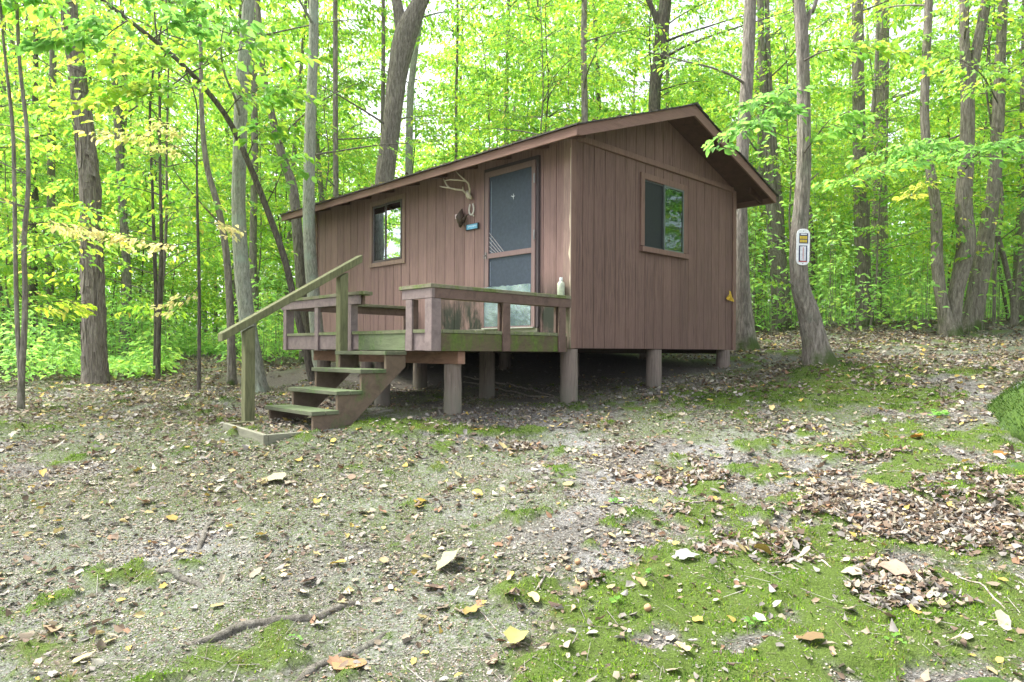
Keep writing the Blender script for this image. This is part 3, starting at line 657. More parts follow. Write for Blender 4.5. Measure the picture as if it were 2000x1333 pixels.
# ------------------------------------------------------------------ wall decorations
def wl(b, z, d=0.0): return (-.012-d, b, z)
an = empty('antler_mount', wpt(-.012, 1.66, 1.93), YAW, 'pale deer antlers on a skull plate, hung on the wall left of the screen door', 'antlers')
def la(b, z, d): return (-d, b-1.66, z-1.93)
MB().tube([la(1.71, 1.99, .03), la(1.675, 1.95, .045), la(1.645, 1.915, .05), la(1.63, 1.885, .03)], [.028, .045, .042, .02], 10, flat=.7).build('skull_plate', BONE, an, smooth=True)
mb = MB()
mb.tube([la(1.70, 1.96, .05), la(1.735, 2.01, .08), la(1.80, 2.02, .14), la(1.88, 2.045, .20), la(1.955, 2.06, .24), la(1.99, 2.075, .26)], [.014, .013, .012, .010, .008, .003], 8)
mb.tube([la(1.87, 2.04, .19), la(1.90, 2.08, .21), la(1.92, 2.13, .23), la(1.935, 2.165, .24)], [.012, .010, .008, .003], 8); mb.tube([la(1.73, 2.0, .08), la(1.715, 2.05, .10)], [.010, .003], 6)
mb.build('antler', BONE, an, smooth=True)
mb = MB()
mb.tube([la(1.64, 1.95, .05), la(1.60, 2.0, .08), la(1.57, 2.06, .13), la(1.60, 2.11, .18), la(1.64, 2.16, .22), la(1.68, 2.215, .25)], [.014, .013, .012, .010, .007, .002], 8)
mb.tube([la(1.585, 2.085, .15), la(1.66, 2.10, .22), la(1.74, 2.11, .28), la(1.80, 2.10, .32)], [.010, .009, .008, .003], 8)
mb.build('antler', BONE, an, smooth=True)
hsE = empty('horseshoe', wpt(-.012, 1.645, 1.75), YAW, 'pale horseshoe nailed open side up below the antlers', 'horseshoe')
pts = [(-.012, .045*math.cos(t), .055*math.sin(t)+(.0 if math.sin(t) < 0 else .04*math.sin(t))) for t in np.linspace(math.radians(125), math.radians(415), 18)]
mb = MB().tube(pts, [.011]*18, 8); mb.tube([(-.012, -.045, -.075), (-.022, -.045, -.075)], [.012, .010], 8); mb.build('shoe', IRON, hsE)
og = empty('carved_ornament', wpt(-.012, 1.78, 1.66), YAW, 'dark brown carved bird ornament hung between the pinkish and the blue sign', 'ornament')
mb = MB(); mb.tube([(-.03, .03, .13), (-.05, .025, .08), (-.07, .015, .02), (-.06, .02, -.05), (-.04, .05, -.11)], [.006, .03, .06, .045, .006], 12); mb.build('bird_body', DBROWN, og, smooth=True)
mb = MB(); mb.tube([(-.05, -.01, -.03), (-.07, -.06, -.02), (-.08, -.12, .02), (-.08, -.16, .025)], [.03, .022, .010, .004], 8); mb.tube([(-.05, .05, .03), (-.06, .075, -.03), (-.05, .06, -.10)], [.012, .014, .004], 6); mb.build('bird_wing', DBROWN, og, smooth=True)
sg = empty('small_sign', wpt(-.012, 1.90, 1.71), YAW, 'tiny pale pink board sign left of the carved bird', 'sign')
MB().box(-.022, 0, -.075, .065, -.027, .03).build('sign_board', PINKS, sg, .002); MB().box(-.0235, -.0222, -.05, .045, -.006, .012).build('sign_print', WHITEP, sg)
sg = empty('small_sign', wpt(-.012, 1.625, 1.54), YAW, 'little light blue sign on a dark board under the horseshoe', 'sign')
MB().box(-.016, 0, -.118, .13, -.038, .038).build('sign_board', BLACK, sg, .002); MB().box(-.020, -.0165, -.10, .105, -.030, .032).build('sign_face', BLUES, sg)
mb = MB()
for k in range(7): mb.box(-.0215, -.0203, -.085+k*.024, -.085+k*.024+.014, -.006+.004*(k % 2), .014)
mb.build('sign_print', BLUEW, sg)
ad = bottle('bottle', wpt(-.075, .065, .572), .041, .205, BOTT, 'algae-stained plastic bottle standing on the rail cap beside the cabin corner', 'bottle', CLEARW)
lf = empty('fallen_leaf', wpt(3.46, -.014, .77), YAW, 'single yellow leaf stuck to the gable wall near its right corner', 'leaf')
mb = MB(); o_ = [(-.06, -.05), (-.09, -.06), (-.10, -.03), (-.05, .03), (-.03, .085), (.0, .07), (.04, .0), (.11, -.05), (.09, -.075), (.0, -.06)]
mb.poly([(0, -.045, 0)]+[(x, -.012-.035*abs(math.sin(i*1.7)), z) for i, (x, z) in enumerate(o_)], [(0, i+1, (i+1) % 10+1) for i in range(10)]); mb.build('leaf_blade', YLEAF, lf)

# ------------------------------------------------------------------ leaves
def unit(v): return v/np.maximum(np.linalg.norm(v, axis=-1, keepdims=True), 1e-9)
def leaf_geo(P, D, U, ln, wr, fold=.28, curl=.12):
    """one folded six-point blade per leaf"""
    D = unit(D); S = unit(np.cross(D, U)); N = np.cross(S, D)
    ln = np.asarray(ln)[:, None]; w_ = ln*np.asarray(wr).reshape(-1, 1)
    T = [(0, 0, 0), (.28, .5, 1), (.68, .40, .85), (1, 0, 0), (.68, -.40, .85), (.28, -.5, 1)]
    cu = (0, .0, .5, -1., .5, .0)
    vs = [P+D*ln*a+S*w_*b+N*(w_*fold*c*.5+ln*curl*k) for (a, b, c), k in zip(T, cu)]
    V_ = np.stack(vs, 1).reshape(-1, 3); n_ = len(P); o_ = np.arange(n_)[:, None]*6
    F_ = np.concatenate([o_+np.array([[0, 1, 2, 3]]), o_+np.array([[0, 3, 4, 5]])], 0)
    return V_, F_
def leaf_obj(name, P, D, U, ln, wr, tint, mat, parent=None, fold=.28, curl=.12):
    V_, F_ = leaf_geo(P, D, U, ln, wr, fold, curl)
    return put(name, mesh_from(name, V_, F_, mat, dict(tint=np.repeat(tint, 6))), parent)
def sprays(C, AZ, LN, n=24, size=.10, droop=.35, lift=.1, r=rng):
    """flat twigs of leaves: C centres (k,3), AZ azimuths, LN lengths"""
    k = len(C); t = r.random((k, n))**.8; sd_ = r.choice([-1, 1], (k, n)); off = sd_*r.random((k, n))*.42*(1-.55*t)
    L_ = LN[:, None]; ca, sa = np.cos(AZ)[:, None], np.sin(AZ)[:, None]
    x = C[:, 0:1]+(ca*t-sa*off)*L_; y = C[:, 1:2]+(sa*t+ca*off)*L_
    z = C[:, 2:3]+(lift*t-droop*t*t-.12*np.abs(off))*L_+r.normal(0, .02, (k, n))
    az = AZ[:, None]+sd_*r.uniform(.25, 1.3, (k, n)); pt = -r.uniform(.05, .95, (k, n))
    D = np.stack([np.cos(az)*np.cos(pt), np.sin(az)*np.cos(pt), np.sin(pt)], -1).reshape(-1, 3)
    U = np.stack([r.normal(0, .38, (k, n)), r.normal(0, .38, (k, n)), np.ones((k, n))], -1).reshape(-1, 3)
    s_ = (size*r.uniform(.6, 1.25, (k, n))).ravel()
    return np.stack([x, y, z], -1).reshape(-1, 3), D, U, s_
def project(P):
    Y = np.maximum(P[:, 1], .01); X = P[:, 0]/Y*F; Z = -(P[:, 2]-CAMZ)/Y*F
    return 1000+cr*X-sr*Z, CY+sr*X+cr*Z
def keep_clear(P):
    a, b = loc_ab(P[:, 0], P[:, 1]); px, py = project(P)
    inside = (a > -.6) & (a < 4.3) & (b > -.7) & (b < 6.4) & (P[:, 2] < OZ+3.25)
    front = (P[:, 1] < 7.9+np.abs(px-1117)*.006) & (px > 430) & (px < 1375) & (py > 190)
    roofv = (b < -.3) & (a < 4.5) & (px > 1120) & (px < 1500) & (py > 205)
    low = (P[:, 1] < 9) & (py > 520)
    return ~(inside | front | roofv | (P[:, 1] < 5.2) | low)

def cr_path(P, step_=.14):
    P = [np.array(p, float) for p in P]; Q = [2*P[0]-P[1]]+P+[2*P[-1]-P[-2]]; out = []
    for i in range(1, len(Q)-2):
        p0, p1, p2, p3 = Q[i-1], Q[i], Q[i+1], Q[i+2]; n_ = max(2, int(np.linalg.norm((p2-p1)[:3])/step_))
        for k in range(n_):
            t = k/n_; out.append(.5*((2*p1)+(-p0+p2)*t+(2*p0-5*p1+4*p2-p3)*t*t+(-p0+3*p1-3*p2+p3)*t**3))
    out.append(P[-1]); return np.array(out)
def tube_geo(path, rad, ns=14, rough=.06, flare=0.0, seed=0, roots=0):
    """path (n,3), rad (n,) -> verts, quads; knobbly surface, flared foot"""
    n_ = len(path); T = np.gradient(path, axis=0); T = unit(T)
    ref = np.array([1., .0, .0]); X = unit(np.cross(np.cross(T, ref), T)); Yv = np.cross(T, X)
    an = np.linspace(0, 2*np.pi, ns, endpoint=False)
    h = np.concatenate([[0], np.cumsum(np.linalg.norm(np.diff(path, axis=0), axis=1))])
    A_, H_ = np.meshgrid(an, h); R = rad[:, None]*np.ones_like(A_)
    rr = 1+rough*2*(fbm(np.cos(A_)*1.5+H_*.25, np.sin(A_)*1.5+H_*1.3, 1.3, 3, seed % 13)-.5)
    if ns >= 30:
        rg = 1-np.abs(2*fbm(np.cos(A_)*5+H_*.15, np.sin(A_)*5+H_*.9, 1.6, 3, (seed+3) % 11)-1)*2.2; rr = rr+.07*rg+.03*(fbm(np.cos(A_)*12, np.sin(A_)*12+H_*3, 1.5, 2, 5)-.5)*2
    if flare:
        lob = 1+.45*np.cos(A_*(3+seed % 3)+seed)
        rr = rr+flare*lob*np.exp(-H_/.14)+flare*.30*np.exp(-H_/.5)
    R = R*rr
    V_ = path[:, None, :]+X[:, None, :]*(np.cos(A_)*R)[..., None]+Yv[:, None, :]*(np.sin(A_)*R)[..., None]
    V_ = V_.reshape(-1, 3); F_ = []
    i = np.arange(n_-1)[:, None]*ns; k = np.arange(ns)[None, :]; a = (i+k).ravel(); b = (i+(k+1) % ns).ravel()
    return V_, np.stack([a, b, b+ns, a+ns], 1)
class Acc:
    def __init__(s): s.V = []; s.F = []; s.n = 0
    def add(s, V_, F_): s.V.append(V_); s.F.append(F_+s.n); s.n += len(V_)
    def mesh(s, name, mat, smooth=True): return mesh_from(name, np.concatenate(s.V), np.concatenate(s.F), mat, smooth=smooth)
def limb_pts(p0, az, ln, rise, r=rnd, n=6):
    pts = []; a = az; p = np.array(p0, float); st_ = ln/(n-1)
    for i in range(n):
        pts.append(p.copy()); a += r.uniform(-.25, .25); rs = rise*(1-i/n)+.02
        p = p+np.array([math.cos(a), math.sin(a), rs])*st_
    return np.array(pts)
def make_tree(name, label, cat, stems, bk, ns=16, flare=.5, rough=.07, limbs=7, zr=(2.6, 9.5), llen=(1.2, 3.0), leafn=24, size=.10, tint=(0, .8), lmat=None, group=None, top=11.0,
              rel=True, shag=0, extra=None, seed=0, step_=.14, clear=True, spr=4, lrise=.35):
    """stems: list of lists of (px,py,width px,depth); first point of stem 0 is the foot"""
    r = random.Random(seed+11); nr = np.random.default_rng(seed+11)
    allst = []
    for s_ in stems:
        q = []
        for (x, y, w_, Y) in s_:
            p = at(x, y, Y) if rel else np.array([x, y, Y]); q.append([*p, (w_/2*Y/F*.92) if rel else w_])
        q = np.array(q); allst.append(q)
    base = allst[0][0][:3].copy(); base[2] = float(ground(base[0], base[1]))
    for k, q in enumerate(allst):      # carry the stem on above the picture
        if top and q[-1, 2] < top:
            d = q[-1]-q[-2]; d[:3] /= max(np.linalg.norm(d[:3]), .01); hgt = top-q[-1, 2]
            d3 = np.array([d[0]*.6, d[1]*.6, max(.8, d[2])]); e = q[-1].copy(); e[:3] += d3*hgt/d3[2]*.5; e[3] *= .8; f_ = e.copy(); f_[:3] += d3*hgt/d3[2]*.5+np.array([r.uniform(-.3, .3), 0, 0]); f_[3] *= .45
            allst[k] = np.vstack([q, e, f_])
    allst[0][0][2] = base[2]-.12
    root = empty(name, base, 0, label, cat, group); acc = Acc(); P_, D_, U_, S_ = [], [], [], []
    for k, q in enumerate(allst):
        path = cr_path(q, .05 if ns >= 14 else step_); V_, F_ = tube_geo(path[:, :3], np.maximum(path[:, 3], .004), ns*4 if ns >= 14 else ns, rough, flare if k == 0 else 0, seed+k); acc.add(V_-base, F_)
        if k == 0 or len(allst) > 1:
            nl = limbs if k == 0 else limbs//2+1
            for j in range(nl):
                zz = base[2]+r.uniform(*zr); idx = int(np.argmin(np.abs(path[:, 2]-zz)))
                if abs(path[idx, 2]-zz) > .5: continue
                az = r.uniform(0, 2*math.pi); ln = r.uniform(*llen); lp = limb_pts(path[idx, :3], az, ln, r.uniform(lrise*.3, lrise*1.5), r)
                if clear and not keep_clear(lp[3:]).all(): continue
                r0 = min(path[idx, 3]*.35, .008+ln*.008); pr = cr_path(lp, .22)
                V_, F_ = tube_geo(pr, np.linspace(r0, .003, len(pr)), 6, .05, 0, seed+j); acc.add(V_-base, F_)
                m_ = spr; ts = np.linspace(.35, 1, m_); C = np.array([pr[int((len(pr)-1)*t)] for t in ts]); aa = az+nr.uniform(-1.1, 1.1, m_); aa[-1] = az
                p_, d_, u_, s__ = sprays(C, aa, nr.uniform(.5, 1.0, m_), leafn, size, r=nr); P_.append(p_); D_.append(d_); U_.append(u_); S_.append(s__)
    o = put('trunk', acc.mesh('trunk', bk), root)
    if shag:
        q = cr_path(allst[0], .1); mb_ = MB()
        for i in range(shag):
            k = int(r.random()**1.1*(len(q)-6)); a = r.uniform(0, 2*math.pi); R = q[k, 3]*1.03; c = q[k, :3]-base
            h = r.uniform(.12, .42); wdt = r.uniform(.018, .045); e = r.uniform(.008, .035); flip = r.choice([0, 1])
            na = np.array([math.cos(a), math.sin(a), 0]); ta = np.array([-math.sin(a), math.cos(a), 0]); drift = (q[min(k+4, len(q)-1), :3]-q[k, :3]); drift = drift/max(drift[2], .05)
            rows = []
            for j, t in enumerate((0, .5, 1)):
                out_ = R*(1.0)+(e*(t if not flip else 1-t)); w2 = wdt*(1-.3*abs(t-.5)); cc = c+drift*h*t+na*out_
                rows.append((cc-ta*w2, cc+ta*w2, cc-ta*w2-na*.012, cc+ta*w2-na*.012))
            vs = [p for rw in rows for p in rw]
            fs = []
            for j in (0, 4): fs += [(j, j+1, j+5, j+4), (j+2, j+6, j+7, j+3), (j, j+4, j+6, j+2), (j+1, j+3, j+7, j+5)]
            fs += [(0, 2, 3, 1), (8, 9, 11, 10)]
            mb_.poly(vs, fs)
        put('loose_bark', mesh_from('loose_bark', mb_.v, mb_.f, bk), root)['kind'] = 'stuff'
    if P_ or extra is not None:
        tnt = None
        if P_:
            P_, D_, U_, S_ = np.concatenate(P_), np.concatenate(D_), np.concatenate(U_), np.concatenate(S_)
            if clear: kk = keep_clear(P_); P_, D_, U_, S_ = P_[kk], D_[kk], U_[kk], S_[kk]
            if len(P_): leaf_obj('crown', P_-base, D_, U_, S_, nr.uniform(.45, .65, len(P_)), np.clip(nr.normal((tint[0]+tint[1])/2, (tint[1]-tint[0])/3.2, len(P_)), 0, 1), lmat or LEAF, root)
    return root, base
def add_limb(root, base, pts, r0, n_sp, splen, leafn, size, tint, mat, bk, name='leafy_branch', droop=.4, seed=1, az_spread=1.0, cover=.25, wr=(.45, .62)):
    """a hand-placed branch, pts (px,py,depth)"""
    nr = np.random.default_rng(seed); pr = cr_path([at(*p) for p in pts], .12); acc = Acc()
    V_, F_ = tube_geo(pr, np.linspace(r0, .0025, len(pr)), 6, .05, 0, seed); acc.add(V_-base, F_)
    ts = nr.uniform(cover, 1, n_sp); ts[-1] = 1; C = np.array([pr[int((len(pr)-1)*t)] for t in ts]); d = pr[-1]-pr[0]; az0 = math.atan2(d[1], d[0])
    aa = az0+nr.choice([-1, 1], n_sp)*nr.uniform(.2, az_spread, n_sp); ll = nr.uniform(splen*.5, splen, n_sp)
    for c, a, l_ in zip(C, aa, ll):
        e = np.array([math.cos(a)*l_, math.sin(a)*l_, .0]); q = np.array([c, c+e*.5+[0, 0, .02], c+e*.95-[0, 0, droop*.6*l_]]); V_, F_ = tube_geo(q, np.array([.004, .003, .0015]), 4, 0, 0, 1); acc.add(V_-base, F_)
    P_, D_, U_, S_ = sprays(C, aa, ll, leafn, size, droop, r=nr)
    o = put(name, acc.mesh(name, bk), root)
    leaf_obj('leaves', P_-base, D_, U_, S_, nr.uniform(*wr, len(P_)), np.clip(nr.normal(np.mean(tint), (tint[1]-tint[0])/3.2, len(P_)), 0, 1), mat, o)

G = 'canopy trees around the clearing'
T = {}
def tree(key, label, stems, bk, **k):
    if key in ('arch', 'clA', 'clB', 'clC'): stems = [[(x, y, w_*(.85 if key == 'arch' else .9), Y) for x, y, w_, Y in q] for q in stems]
    T[key] = make_tree('forest_tree', label, 'tree', stems, bk, seed=len(T)+1, **k)
tree('hick', 'stout shaggy-barked tree, the thickest trunk left of the cabin', [[(187, 752, 47, 9.9), (184, 700, 43, 9.9), (182, 600, 40, 9.9), (178, 430, 37, 9.9), (168, 280, 33, 9.9), (150, 130, 29, 9.9), (132, -10, 26, 9.9)]], BK_SHAG, shag=420, ns=22, flare=.25, limbs=8, zr=(3.4, 9))
tree('twin', 'thin two-stemmed sapling, the nearest one at the left edge', [[(40, 804, 13, 7.4), (42, 740, 12, 7.4), (48, 640, 11, 7.4), (49, 560, 10, 7.4), (47, 470, 10, 7.4), (55, 370, 9, 7.4), (52, 250, 8, 7.4), (38, 120, 7, 7.4)], [(40, 745, 9, 7.4), (34, 640, 9, 7.4), (30, 500, 8, 7.4), (28, 360, 8, 7.4), (24, 240, 7, 7.4), (5, 60, 5, 7.3)]], BK_GREY, ns=10, flare=.4, limbs=9, zr=(1.7, 5.5), llen=(.7, 1.6), top=7, size=.085)
tree('thin1', 'very slender dark sapling standing alone before the path, left of the leaning pale tree', [[(388, 772, 8, 8.5), (389, 700, 7.5, 8.5), (389, 560, 7, 8.5), (386, 430, 6, 8.5), (384, 300, 4, 8.5)]], BK_DARK, ns=8, flare=.3, limbs=5, zr=(2.0, 4.5), llen=(.5, 1.3), top=5.2, tint=(.3, 1))
tree('mid1', 'slim crooked grey tree just left of the leaning pale tree by the stairs', [[(453, 755, 18, 9.8), (451, 650, 16, 9.8), (447, 560, 15, 9.8), (440, 480, 14, 9.8), (425, 400, 13, 9.8), (405, 330, 12, 9.8), (395, 240, 10, 9.8), (392, 100, 8, 9.8)]], BK_GREY, ns=12, flare=.3, limbs=7, zr=(2.2, 8))
tree('lean', 'pale green-grey tree with a leaning foot behind the handrail post', [[(507, 767, 36, 9.2), (493, 690, 32, 9.2), (480, 600, 30, 9.2), (470, 500, 28, 9.2), (466, 400, 27, 9.2), (468, 300, 26, 9.2), (472, 180, 26, 9.2), (482, 60, 24, 9.2), (486, -20, 22, 9.2)]], BK_PALE, ns=18, flare=.35, limbs=6, zr=(2.8, 9))
tree('arch', 'dark sapling arching over to the upper left, rooted behind the deck', [[(615, 748, 20, 9.5), (598, 690, 18, 9.45), (577, 600, 17, 9.4), (557, 510, 16, 9.3), (520, 405, 15, 9.2), (482, 310, 14.5, 9.0), (440, 225, 13.5, 8.8), (370, 140, 12, 8.5), (290, 70, 10.5, 8.2), (180, -15, 8, 7.9)]], BK_DARK, ns=12, flare=.3, limbs=0, top=None)
tree('slim', 'slender pale trunk standing right in front of the cabin eave', [[(628, 735, 28, 10.57), (618, 640, 26, 10.57), (606, 500, 25, 10.57), (603, 400, 24, 10.57), (606, 250, 22, 10.57), (612, 100, 19, 10.57), (613, -20, 17, 10.57)]], BK_PALE, ns=14, flare=.25, limbs=5, zr=(3.6, 9))
tree('slim2', 'very straight thin trunk rising behind the left part of the roof', [[(657, 640, 13, 14.5), (656, 385, 12, 14.5), (655, 200, 11, 14.5), (655, 0, 10, 14.5)]], BK_GREY, ns=10, flare=.2, limbs=6, zr=(3, 9))
tree('fork', 'big forked tree leaning right above the roof, behind the long wall window', [[(740, 640, 46, 14), (745, 480, 42, 14), (752, 350, 38, 14), (764, 250, 36, 14), (776, 150, 39, 14), (792, 70, 46, 14), (815, 15, 34, 14), (835, -30, 28, 14)], [(790, 80, 34, 14), (778, 20, 22, 14), (770, -30, 18, 14)]], BK_BROWN, ns=20, flare=.3, limbs=6, zr=(4, 9))
tree('pale2', 'pale narrow trunk leaning right beside the big forked tree', [[(795, 640, 18, 16), (800, 240, 15, 16), (805, 150, 14, 16), (818, 50, 13, 16), (828, -20, 12, 16)]], BK_PALE, ns=10, limbs=4, zr=(4, 10))
tree('bend', 'curved brown trunk bending left behind the arching sapling', [[(600, 720, 26, 13), (592, 600, 22, 13), (582, 470, 20, 13), (572, 370, 19, 13), (552, 310, 17, 13), (532, 230, 14, 13), (515, 150, 12, 13), (505, 30, 10, 13)]], BK_BROWN, ns=14, limbs=6, zr=(3, 9))
tree('m1142', 'narrow grey trunk rising over the middle of the front eave', [[(1143, 640, 17, 14), (1142, 240, 14, 14), (1140, 100, 13, 14), (1142, -20, 12, 14)]], BK_GREY, ns=12, limbs=6, zr=(3.5, 9.5))
tree('m1280', 'dark forked trunk rising behind the ridge of the roof', [[(1275, 640, 30, 15), (1278, 215, 24, 15), (1287, 120, 26, 15), (1294, 50, 27, 15), (1302, -20, 22, 15)], [(1292, 60, 16, 15), (1275, 20, 11, 15), (1258, -20, 9, 15)]], BK_DARK, ns=16, limbs=6, zr=(3.5, 9.5))
tree('corner', 'tall pale trunk rooted behind the right corner of the cabin', [[(1455, 684, 46, 11.3), (1449, 560, 32, 11.3), (1447, 400, 26, 11.3), (1452, 260, 25, 11.3), (1460, 140, 24, 11.3), (1466, -20, 22, 11.3)]], BK_GREY, ns=18, flare=.55, limbs=5, zr=(4, 9))
tree('dbl', 'forked brown trunk between the cabin eave and the thermometer tree', [[(1530, 660, 36, 15), (1522, 540, 34, 15), (1513, 450, 30, 15), (1502, 330, 20, 15), (1492, 200, 15, 15), (1484, -10, 12, 15)], [(1524, 500, 20, 15), (1522, 400, 15, 15), (1508, 250, 13, 15), (1500, 100, 10, 15)]], BK_BROWN, ns=14, limbs=5, zr=(3.5, 9))
tree('thermo', 'crooked grey tree with the thermometer sign, leaning from a flared mossy foot', [[(1603, 716, 56, 8.7), (1592, 672, 44, 8.68), (1578, 610, 38, 8.65), (1563, 560, 34, 8.6), (1559, 490, 33, 8.6), (1565, 400, 29, 8.6), (1570, 300, 27, 8.6), (1569, 150, 25, 8.6), (1564, 40, 23, 8.6), (1560, -20, 20, 8.6)], [(1566, 75, 13, 8.6), (1582, 25, 9, 8.6), (1600, -20, 7, 8.6)]], BK_GREY, ns=22, flare=.55, rough=.12, limbs=0)
tree('r1685', 'straight mid-brown trunk, first one right of the thermometer tree', [[(1690, 648, 28, 14), (1685, 560, 26, 14), (1681, 400, 26, 14), (1677, 200, 23, 14), (1675, -20, 21, 14)]], BK_BROWN, ns=16, limbs=6, zr=(3, 9.5))
tree('r1720', 'furrowed dark grey trunk standing farther back, second right of the thermometer tree', [[(1720, 620, 32, 18), (1718, 480, 30, 18), (1718, 380, 28, 18), (1722, 200, 25, 18), (1726, -20, 21, 18)]], BK_SHAG, ns=18, limbs=6, zr=(3, 11), top=13)
tree('clA', 'thin left stem of the trunk cluster at the right, bending left', [[(1858, 660, 40, 12.4), (1842, 600, 26, 12.4), (1831, 520, 24, 12.4), (1827, 400, 22, 12.4), (1812, 300, 19, 12.4), (1806, 200, 18, 12.4), (1815, -20, 16, 12.4)]], BK_BROWN, ns=16, flare=.5, limbs=4, zr=(3, 9))
tree('clB', 'thick forked stem in the middle of the trunk cluster at the right', [[(1862, 652, 32, 12.5), (1866, 580, 30, 12.5), (1886, 480, 38, 12.5), (1882, 400, 34, 12.5), (1888, 300, 30, 12.5), (1890, 200, 27, 12.5), (1884, 80, 20, 12.5), (1882, -20, 18, 12.5)], [(1890, 190, 22, 12.5), (1905, 110, 22, 12.5), (1930, -20, 20, 12.5)]], BK_BROWN, ns=18, flare=.35, limbs=4, zr=(3, 9))
tree('clC', 'right stem of the trunk cluster, slanting up to the right', [[(1893, 648, 46, 13), (1905, 590, 40, 13), (1922, 490, 36, 13), (1942, 350, 26, 13), (1950, 220, 24, 13), (1955, 80, 20, 13), (1960, -20, 18, 13)], [(1944, 450, 12, 13.2), (1962, 510, 11, 13.4), (1978, 590, 11, 13.6), (1982, 640, 12, 13.7)]], BK_BROWN, ns=18, flare=.3, limbs=4, zr=(3, 9))
tree('edge', 'brown trunk cut by the right edge of the picture', [[(1996, 640, 30, 15), (1994, 520, 27, 15), (2002, 350, 24, 15), (2005, 100, 20, 15)]], BK_BROWN, ns=12, limbs=4, zr=(3, 9))
tree('l65', 'dark trunk farther back between the two-stemmed sapling and the shaggy tree', [[(64, 690, 17, 17), (65, 560, 16, 17), (66, 400, 14, 17), (70, 100, 10, 17)]], BK_DARK, ns=10, limbs=6, zr=(2, 10))
tree('l243', 'dark trunk close right of the shaggy tree', [[(244, 690, 10, 18), (241, 560, 9, 18), (238, 420, 8, 18), (240, 100, 6, 18)]], BK_DARK, ns=8, limbs=6, zr=(2, 9))
tree('l305', 'pair of dark slim stems right of the shaggy tree, before the path', [[(308, 742, 10, 10.4), (311, 600, 10, 10.4), (315, 480, 8, 10.4), (312, 300, 6, 10.4)], [(303, 730, 9, 10.6), (305, 600, 9, 10.6), (302, 500, 8, 10.6), (298, 380, 6, 10.6)]], BK_DARK, ns=8, flare=.3, limbs=7, zr=(1.8, 6), llen=(.6, 1.6), top=7)
# leafy branches placed by hand
rt, bs_ = T['thermo']
for (x_, y_, dx_, dy_, r_) in ((1574, 428, 14, -8, .016), (1551, 560, -9, -10, .014), (1580, 355, 18, -16, .010), (1584, 612, 12, -6, .018)):
    p0_, p1_ = at(x_, y_, 8.58)-bs_, at(x_+dx_, y_+dy_, 8.54)-bs_; MB().tube([tuple(p0_), tuple((p0_+p1_)/2), tuple(p1_)], [r_*1.5, r_, r_*.7], 8).build('broken_stub', BK_GREY, rt, smooth=True)
def LB(key, pts, r0, n_sp, sl, ln, size, tint, mat, bk=None, **k): add_limb(T[key][0], T[key][1], pts, r0, n_sp, sl, ln, size, tint, mat, bk or BK_DARK, seed=len(bpy.data.objects), **k)
LB('thermo', [(1566, 210, 8.55), (1530, 215, 8.1), (1480, 240, 7.7), (1430, 262, 7.4), (1400, 285, 7.2)], .012, 17, .5, 16, .105, (0, .5), LEAFG, droop=.55)
LB('thermo', [(1567, 180, 8.55), (1540, 175, 8.3), (1500, 200, 7.9), (1450, 215, 7.8)], .010, 12, .5, 15, .10, (0, .5), LEAFG, droop=.4)
LB('thermo', [(1569, 120, 8.55), (1610, 100, 8.2), (1660, 95, 8.0), (1720, 110, 7.8)], .012, 14, .6, 16, .10, (.1, .8), LEAF)
LB('thermo', [(1570, 300, 8.55), (1592, 270, 8.2), (1620, 235, 8.0), (1650, 225, 7.9)], .010, 9, .5, 15, .10, (.1, .7), LEAFG)
LB('clA', [(1812, 305, 12.3), (1780, 320, 11.0), (1740, 330, 10.2), (1690, 345, 9.6), (1640, 360, 9.3)], .018, 22, .8, 20, .11, (0, .9), LEAFG, droop=.3)
LB('clB', [(1887, 300, 12.3), (1850, 290, 10.8), (1800, 285, 10.0), (1740, 300, 9.4)], .018, 20, .8, 20, .11, (0, .6), LEAFG, droop=.35)
LB('clB', [(1886, 330, 12.3), (1910, 300, 11.0), (1950, 280, 10.0), (1990, 300, 9.5)], .015, 14, .8, 20, .11, (0, .6), LEAFG)
LB('clC', [(1948, 200, 12.8), (1920, 150, 11), (1880, 120, 10), (1840, 110, 9.6)], .015, 16, .8, 20, .11, (.1, .8), LEAF)
LB('clA', [(1815, 340, 12.3), (1800, 370, 11.6), (1775, 385, 11.2)], .01, 5, .4, 12, .10, (.8, 1.0), LEAF)
LB('r1685', [(1679, 300, 13.8), (1710, 320, 13.0), (1740, 330, 12.5)], .012, 12, .8, 20, .11, (.4, 1.0), LEAF)
for i, (pts, n_, ti) in enumerate([
    ([(300, 75, 8.2), (340, 50, 7.9), (400, 40, 7.6), (470, 60, 7.4)], 12, (0, .6)), ([(370, 140, 8.5), (330, 170, 8.2), (270, 190, 8.0), (210, 215, 7.8)], 13, (.2, .9)),
    ([(372, 142, 8.5), (420, 120, 8.2), (480, 95, 8.0), (540, 100, 7.9)], 13, (.1, .7)), ([(250, 40, 8.0), (220, 60, 7.7), (180, 90, 7.4), (120, 80, 7.2)], 13, (0, .6)),
    ([(440, 225, 8.8), (470, 190, 8.4), (510, 180, 8.2), (560, 190, 8.0)], 11, (0, .6)), ([(482, 310, 9.0), (500, 270, 8.6), (530, 240, 8.3)], 7, (0, .7)),
    ([(200, 0, 7.9), (260, -10, 7.6), (330, 5, 7.3), (380, 20, 7.1)], 11, (0, .5)), ([(330, 100, 8.3), (300, 130, 8.0), (260, 140, 7.8)], 8, (.2, .9)),
    ([(180, -10, 7.9), (120, 10, 7.6), (60, 5, 7.4), (10, 30, 7.3)], 12, (0, .6)), ([(520, 400, 9.2), (545, 350, 8.9), (560, 300, 8.7)], 5, (.2, .8))]):
    LB('arch', pts, .009, n_, .6, 13, .12, ti, LEAF if i % 3 else LEAFG, droop=.35, wr=(.6, .85))
